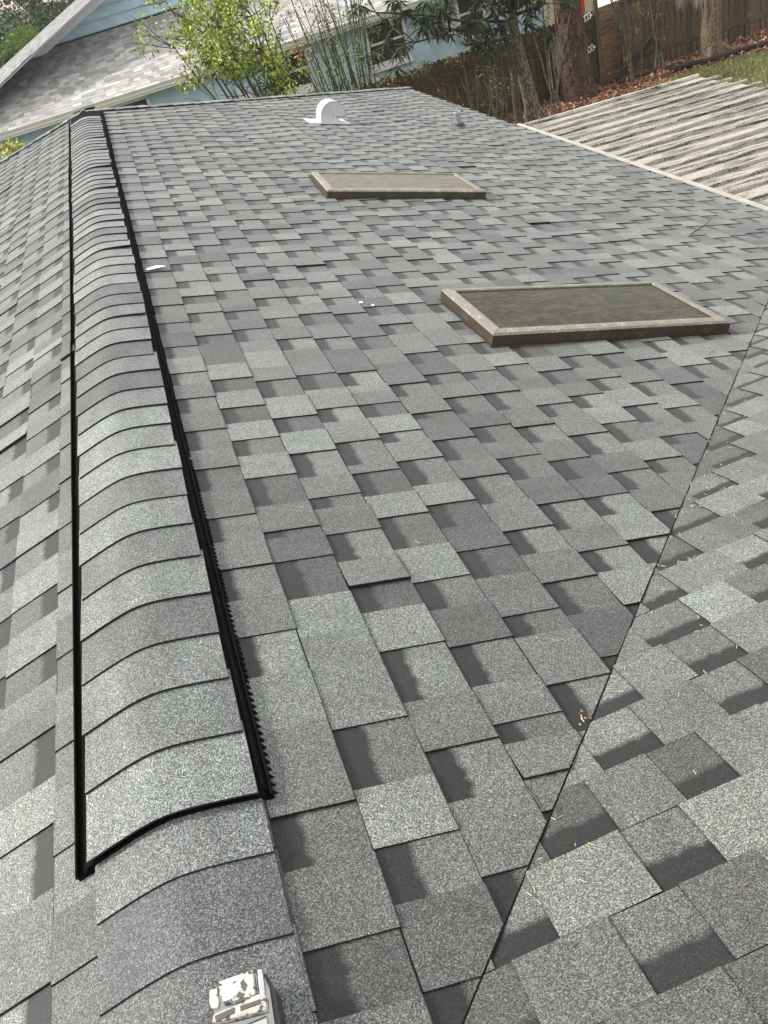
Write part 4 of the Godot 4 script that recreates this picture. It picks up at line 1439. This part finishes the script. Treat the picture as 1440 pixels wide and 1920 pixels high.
# ------------------------------------------------------------------ scraps on the roof
func debris():
	# paper scrap by the vent
	var mb := MB.new()
	var a := on_right(.19, -4.10, .012)
	var sc := [[.0, .02], [.045, .005], [.085, .04], [.07, .042], [.02, .05], [.0, .045]]
	var ps := []
	for q in sc: ps.append(on_right(.188 + q[0], -4.16 + q[1], .012 + q[0] * .18) - a)
	mb.poly(ps, Vector3.UP, [Color(.82, .81, .78)])
	var ps2 := []
	for q in ps: ps2.append(q + Vector3(0, -.003, 0))
	mb.poly(ps2, Vector3.DOWN, [Color(.82, .81, .78)])
	var o := obj("paper_scrap", mb, M.plain)
	o.position = a
	tag(o, "white pointed scrap sticking out beside the ridge vent", "scrap")
	var k := 0
	for q in [[1.02, -3.53, "small white flake on shingles left of the nearer skylight, larger of two"], [1.06, -3.487, "tiny white flake just nearer than the larger one"]]:
		mb = MB.new()
		var w := .011 - k * .003
		mb.poly([Vector3(-w, .003, 0), Vector3(w * .3, .006, -w * .7), Vector3(w, .003, w * .3), Vector3(0, .004, w * .5)], Vector3.UP, [Color(.8, .8, .78)])
		mb.poly([Vector3(-w, .0, 0), Vector3(w * .3, .002, -w * .7), Vector3(w, .0, w * .3), Vector3(0, .0, w * .5)], Vector3.DOWN, [Color(.8, .8, .78)])
		o = obj("paper_flake", mb, M.plain)
		o.position = on_right(q[0], q[1], .008)
		o.rotation.z = -AL
		tag(o, q[2], "scrap", "")
		k += 1
	# straw, seed husks and twigs caught along the valley
	mb = MB.new()
	for i in 150:
		var s := rr(.45, 1.9)
		var off := rng.randfn(0.0, .09) + .05
		var x := s * cos(AL) + absf(off)
		var z := -.228 - 1.0633 * s + off * .4
		var t := maxf(0, (-.228 - z) / cos(BE))
		if x < t / 1.157: continue
		var p := on_cross(t, x, .0105)
		var an := rr(0, TAU)
		var d := Vector3(cos(an), 0, sin(an)) * rr(.0015, .006)
		mb.tube([p - d, p + d], [.0008, .0008], 4, [Color(.50, .38, .16), Color(.34, .20, .10), Color(.55, .46, .28)][rng.randi() % 3])
	for i in 70:          # a little heap in the tooth beside the valley
		var p := on_cross(.865 + rr(-.015, .02) + rng.randfn() * .012, .60 + rr(0, .13), .011)
		var an := rr(0, TAU)
		var d := Vector3(cos(an), .1, sin(an)) * rr(.002, .007)
		mb.tube([p - d, p + d], [.001, .001], 4, [Color(.55, .42, .18), Color(.6, .5, .3)][rng.randi() % 2])
	for i in 46:          # dark flecks of leaf and grit on the open slope
		var p := on_right(rr(.3, 3.6), 0, .0115)
		p.z = rr(-5.5, -1.0)
		if p.z > -.4 - 1.08 * p.x: continue
		var d := Vector3(rr(-1, 1), 0, rr(-1, 1)).normalized() * rr(.003, .008)
		mb.tube([p - d, p + d], [.0018, .0012], 5, [Color(.06, .045, .035), Color(.12, .09, .06), Color(.30, .22, .14)][rng.randi() % 3])
	kind(tag(obj("straw_litter", mb, M.plain), "bits of straw, husk and grit scattered over the shingles and valley", "debris"), "stuff")
	mb = MB.new()
	mb.tube([Vector3(-.015, 0, -.006), Vector3(0, .002, 0), Vector3(.014, 0, .010)], [.0022, .0026, .0014], 6, Color(.66, .52, .22))
	o = obj("straw", mb, M.plain)
	o.position = on_cross(.835, .665, .012)
	tag(o, "single thick yellow straw lying in a dark gap near the valley", "straw")
	mb = MB.new()
	mb.tube([Vector3(-.006, 0, -.03), Vector3(.002, .003, 0), Vector3(.004, 0, .028)], [.0022, .0032, .0015], 6, Color(.05, .032, .025))
	o = obj("twig", mb, M.plain)
	o.position = on_right(.575, -.885, .024)
	tag(o, "short dark twig lodged in the valley seam", "twig")
	mb = MB.new()
	mb.tube([Vector3(-.12, .004, .05), Vector3(-.02, .008, 0), Vector3(.08, .004, -.04), Vector3(.14, .01, -.08)], [.003, .005, .004, .002], 6, Color(.08, .06, .05))
	o = obj("twig", mb, M.plain)
	o.position = on_right(3.35, -4.55, .016)
	tag(o, "thin dark twig lying on the lower shingles beyond the nearer skylight", "twig")

# ------------------------------------------------------------------ tape measure standing on the ridge
func tape_measure():
	var c := Vector3(.076, 0, -.645)
	var t := thing("tape_measure", "scuffed chrome tape measure with peeling white plate on the ridge", "tape measure", Vector3(c.x - .004, drape(c.x, .021), c.z))
	var b := Basis(Vector3.UP, .05)
	var base := .0
	var ch := Color(.62, .62, .60)
	var slab := func(p: Array, h0: float, h1: float, col: Color, mt: Material, called: String):
		var mb := MB.new()
		var q := PackedVector2Array()
		var cc := Vector2.ZERO
		for e in p: cc += Vector2(e[0] - c.x, e[1] - c.z) / p.size()
		for e in p: q.append(Vector2(e[0] - c.x, e[1] - c.z))
		var x := Transform3D(Basis(Vector3(1, 0, 0), Vector3(0, 0, 1), Vector3(0, 1, 0)), Vector3.ZERO)
		# chamfered edge: lower prism and a smaller top
		var inn := PackedVector2Array()
		for e in q: inn.append(cc + (e - cc) * .95)
		mb.extrude(q, x, h0, h1 - .002, col)
		for i in q.size():
			var j := (i + 1) % q.size()
			mb.poly([x * Vector3(q[i].x, q[i].y, h1 - .002), x * Vector3(q[j].x, q[j].y, h1 - .002), x * Vector3(inn[j].x, inn[j].y, h1), x * Vector3(inn[i].x, inn[i].y, h1)], Vector3(q[i].x + q[j].x - 2 * cc.x, .02, q[i].y + q[j].y - 2 * cc.y), [col])
		var top := []
		for e in inn: top.append(x * Vector3(e.x, e.y, h1))
		mb.poly(top, Vector3.UP, [col])
		return obj(called, mb, mt, t)
	slab.call([[.047, -.690], [.112, -.689], [.119, -.665], [.1165, -.575], [.036, -.585], [.036, -.672]], -.004, .027, Color(.06, .06, .062), M.lead, "case")
	slab.call([[.050, -.688], [.109, -.687], [.114, -.664], [.111, -.60], [.039, -.606], [.039, -.668]], .027, .034, Color(.34, .34, .33), M.chrome, "case_shell")
	slab.call([[.054, -.6955], [.0995, -.6915], [.0980, -.664], [.0965, -.6595], [.088, -.6585], [.080, -.6615], [.070, -.6610], [.063, -.6655], [.0555, -.667], [.053, -.680]], .034, .041, Color(.60, .60, .585), M.worn, "worn_plate")
	var cu := MB.new()          # bright curled edge right of the plate
	var p := []
	for k in 5: p.append(Vector3(lerpf(.1070, .1045, k / 4.0) - c.x, .0345, lerpf(-.689, -.655, k / 4.0) - c.z))
	cu.tube(p, [.0040, .0046, .0048, .0048, .0042], 16, ch)
	obj("curled_edge", cu, M.chrome, t)
	slab.call([[.0375, -.6475], [.0405, -.6570], [.055, -.6575], [.075, -.6565], [.095, -.6580], [.108, -.6570], [.1105, -.651], [.1075, -.6345], [.07, -.6405]], .034, .0395, Color(.50, .485, .47), M.worn, "front_band")
	for s in [[[.0755, -.6525], [.102, -.6500], [.1017, -.6445], [.0750, -.6465]], [[.0425, -.6540], [.069, -.6540], [.068, -.6475], [.0435, -.6462]]]:
		slab.call(s, .039, .0408, Color(.075, .062, .062), M.rubber, "grip_insert")
	slab.call([[.0405, -.692], [.050, -.690], [.0490, -.680], [.0505, -.672], [.0470, -.6645], [.0390, -.668], [.0375, -.6755], [.0385, -.684]], .030, .037, Color(.60, .60, .585), M.worn, "corner_tab")
	var chips := MB.new()       # bare dark spots where the plating has flaked
	for e in [[.0585, -.6630], [.0665, -.6595], [.0715, -.6600], [.0795, -.6600], [.0865, -.6580], [.0905, -.6610], [.0545, -.6900], [.0565, -.6885]]:
		var q := []
		for k in 7:
			var an := TAU * k / 7
			q.append(Vector3(e[0] - c.x + cos(an) * rr(.0010, .0024), .0416, e[1] - c.z + sin(an) * rr(.0008, .0018)))
		chips.poly(q, Vector3.UP, [Color(.05, .045, .04)])
	kind(obj("flaked_spots", chips, M.rubber, t), "stuff")
	var lo := MB.new()          # rounded chrome nose below the band
	lo.tube([Vector3(.038 - c.x, .022, -.618 - c.z), Vector3(.055 - c.x, .026, -.6175 - c.z), Vector3(.105 - c.x, .026, -.6165 - c.z)], [.012, .0165, .0165], 18, Color(.58, .60, .52))
	obj("nose", lo, M.chrome, t)
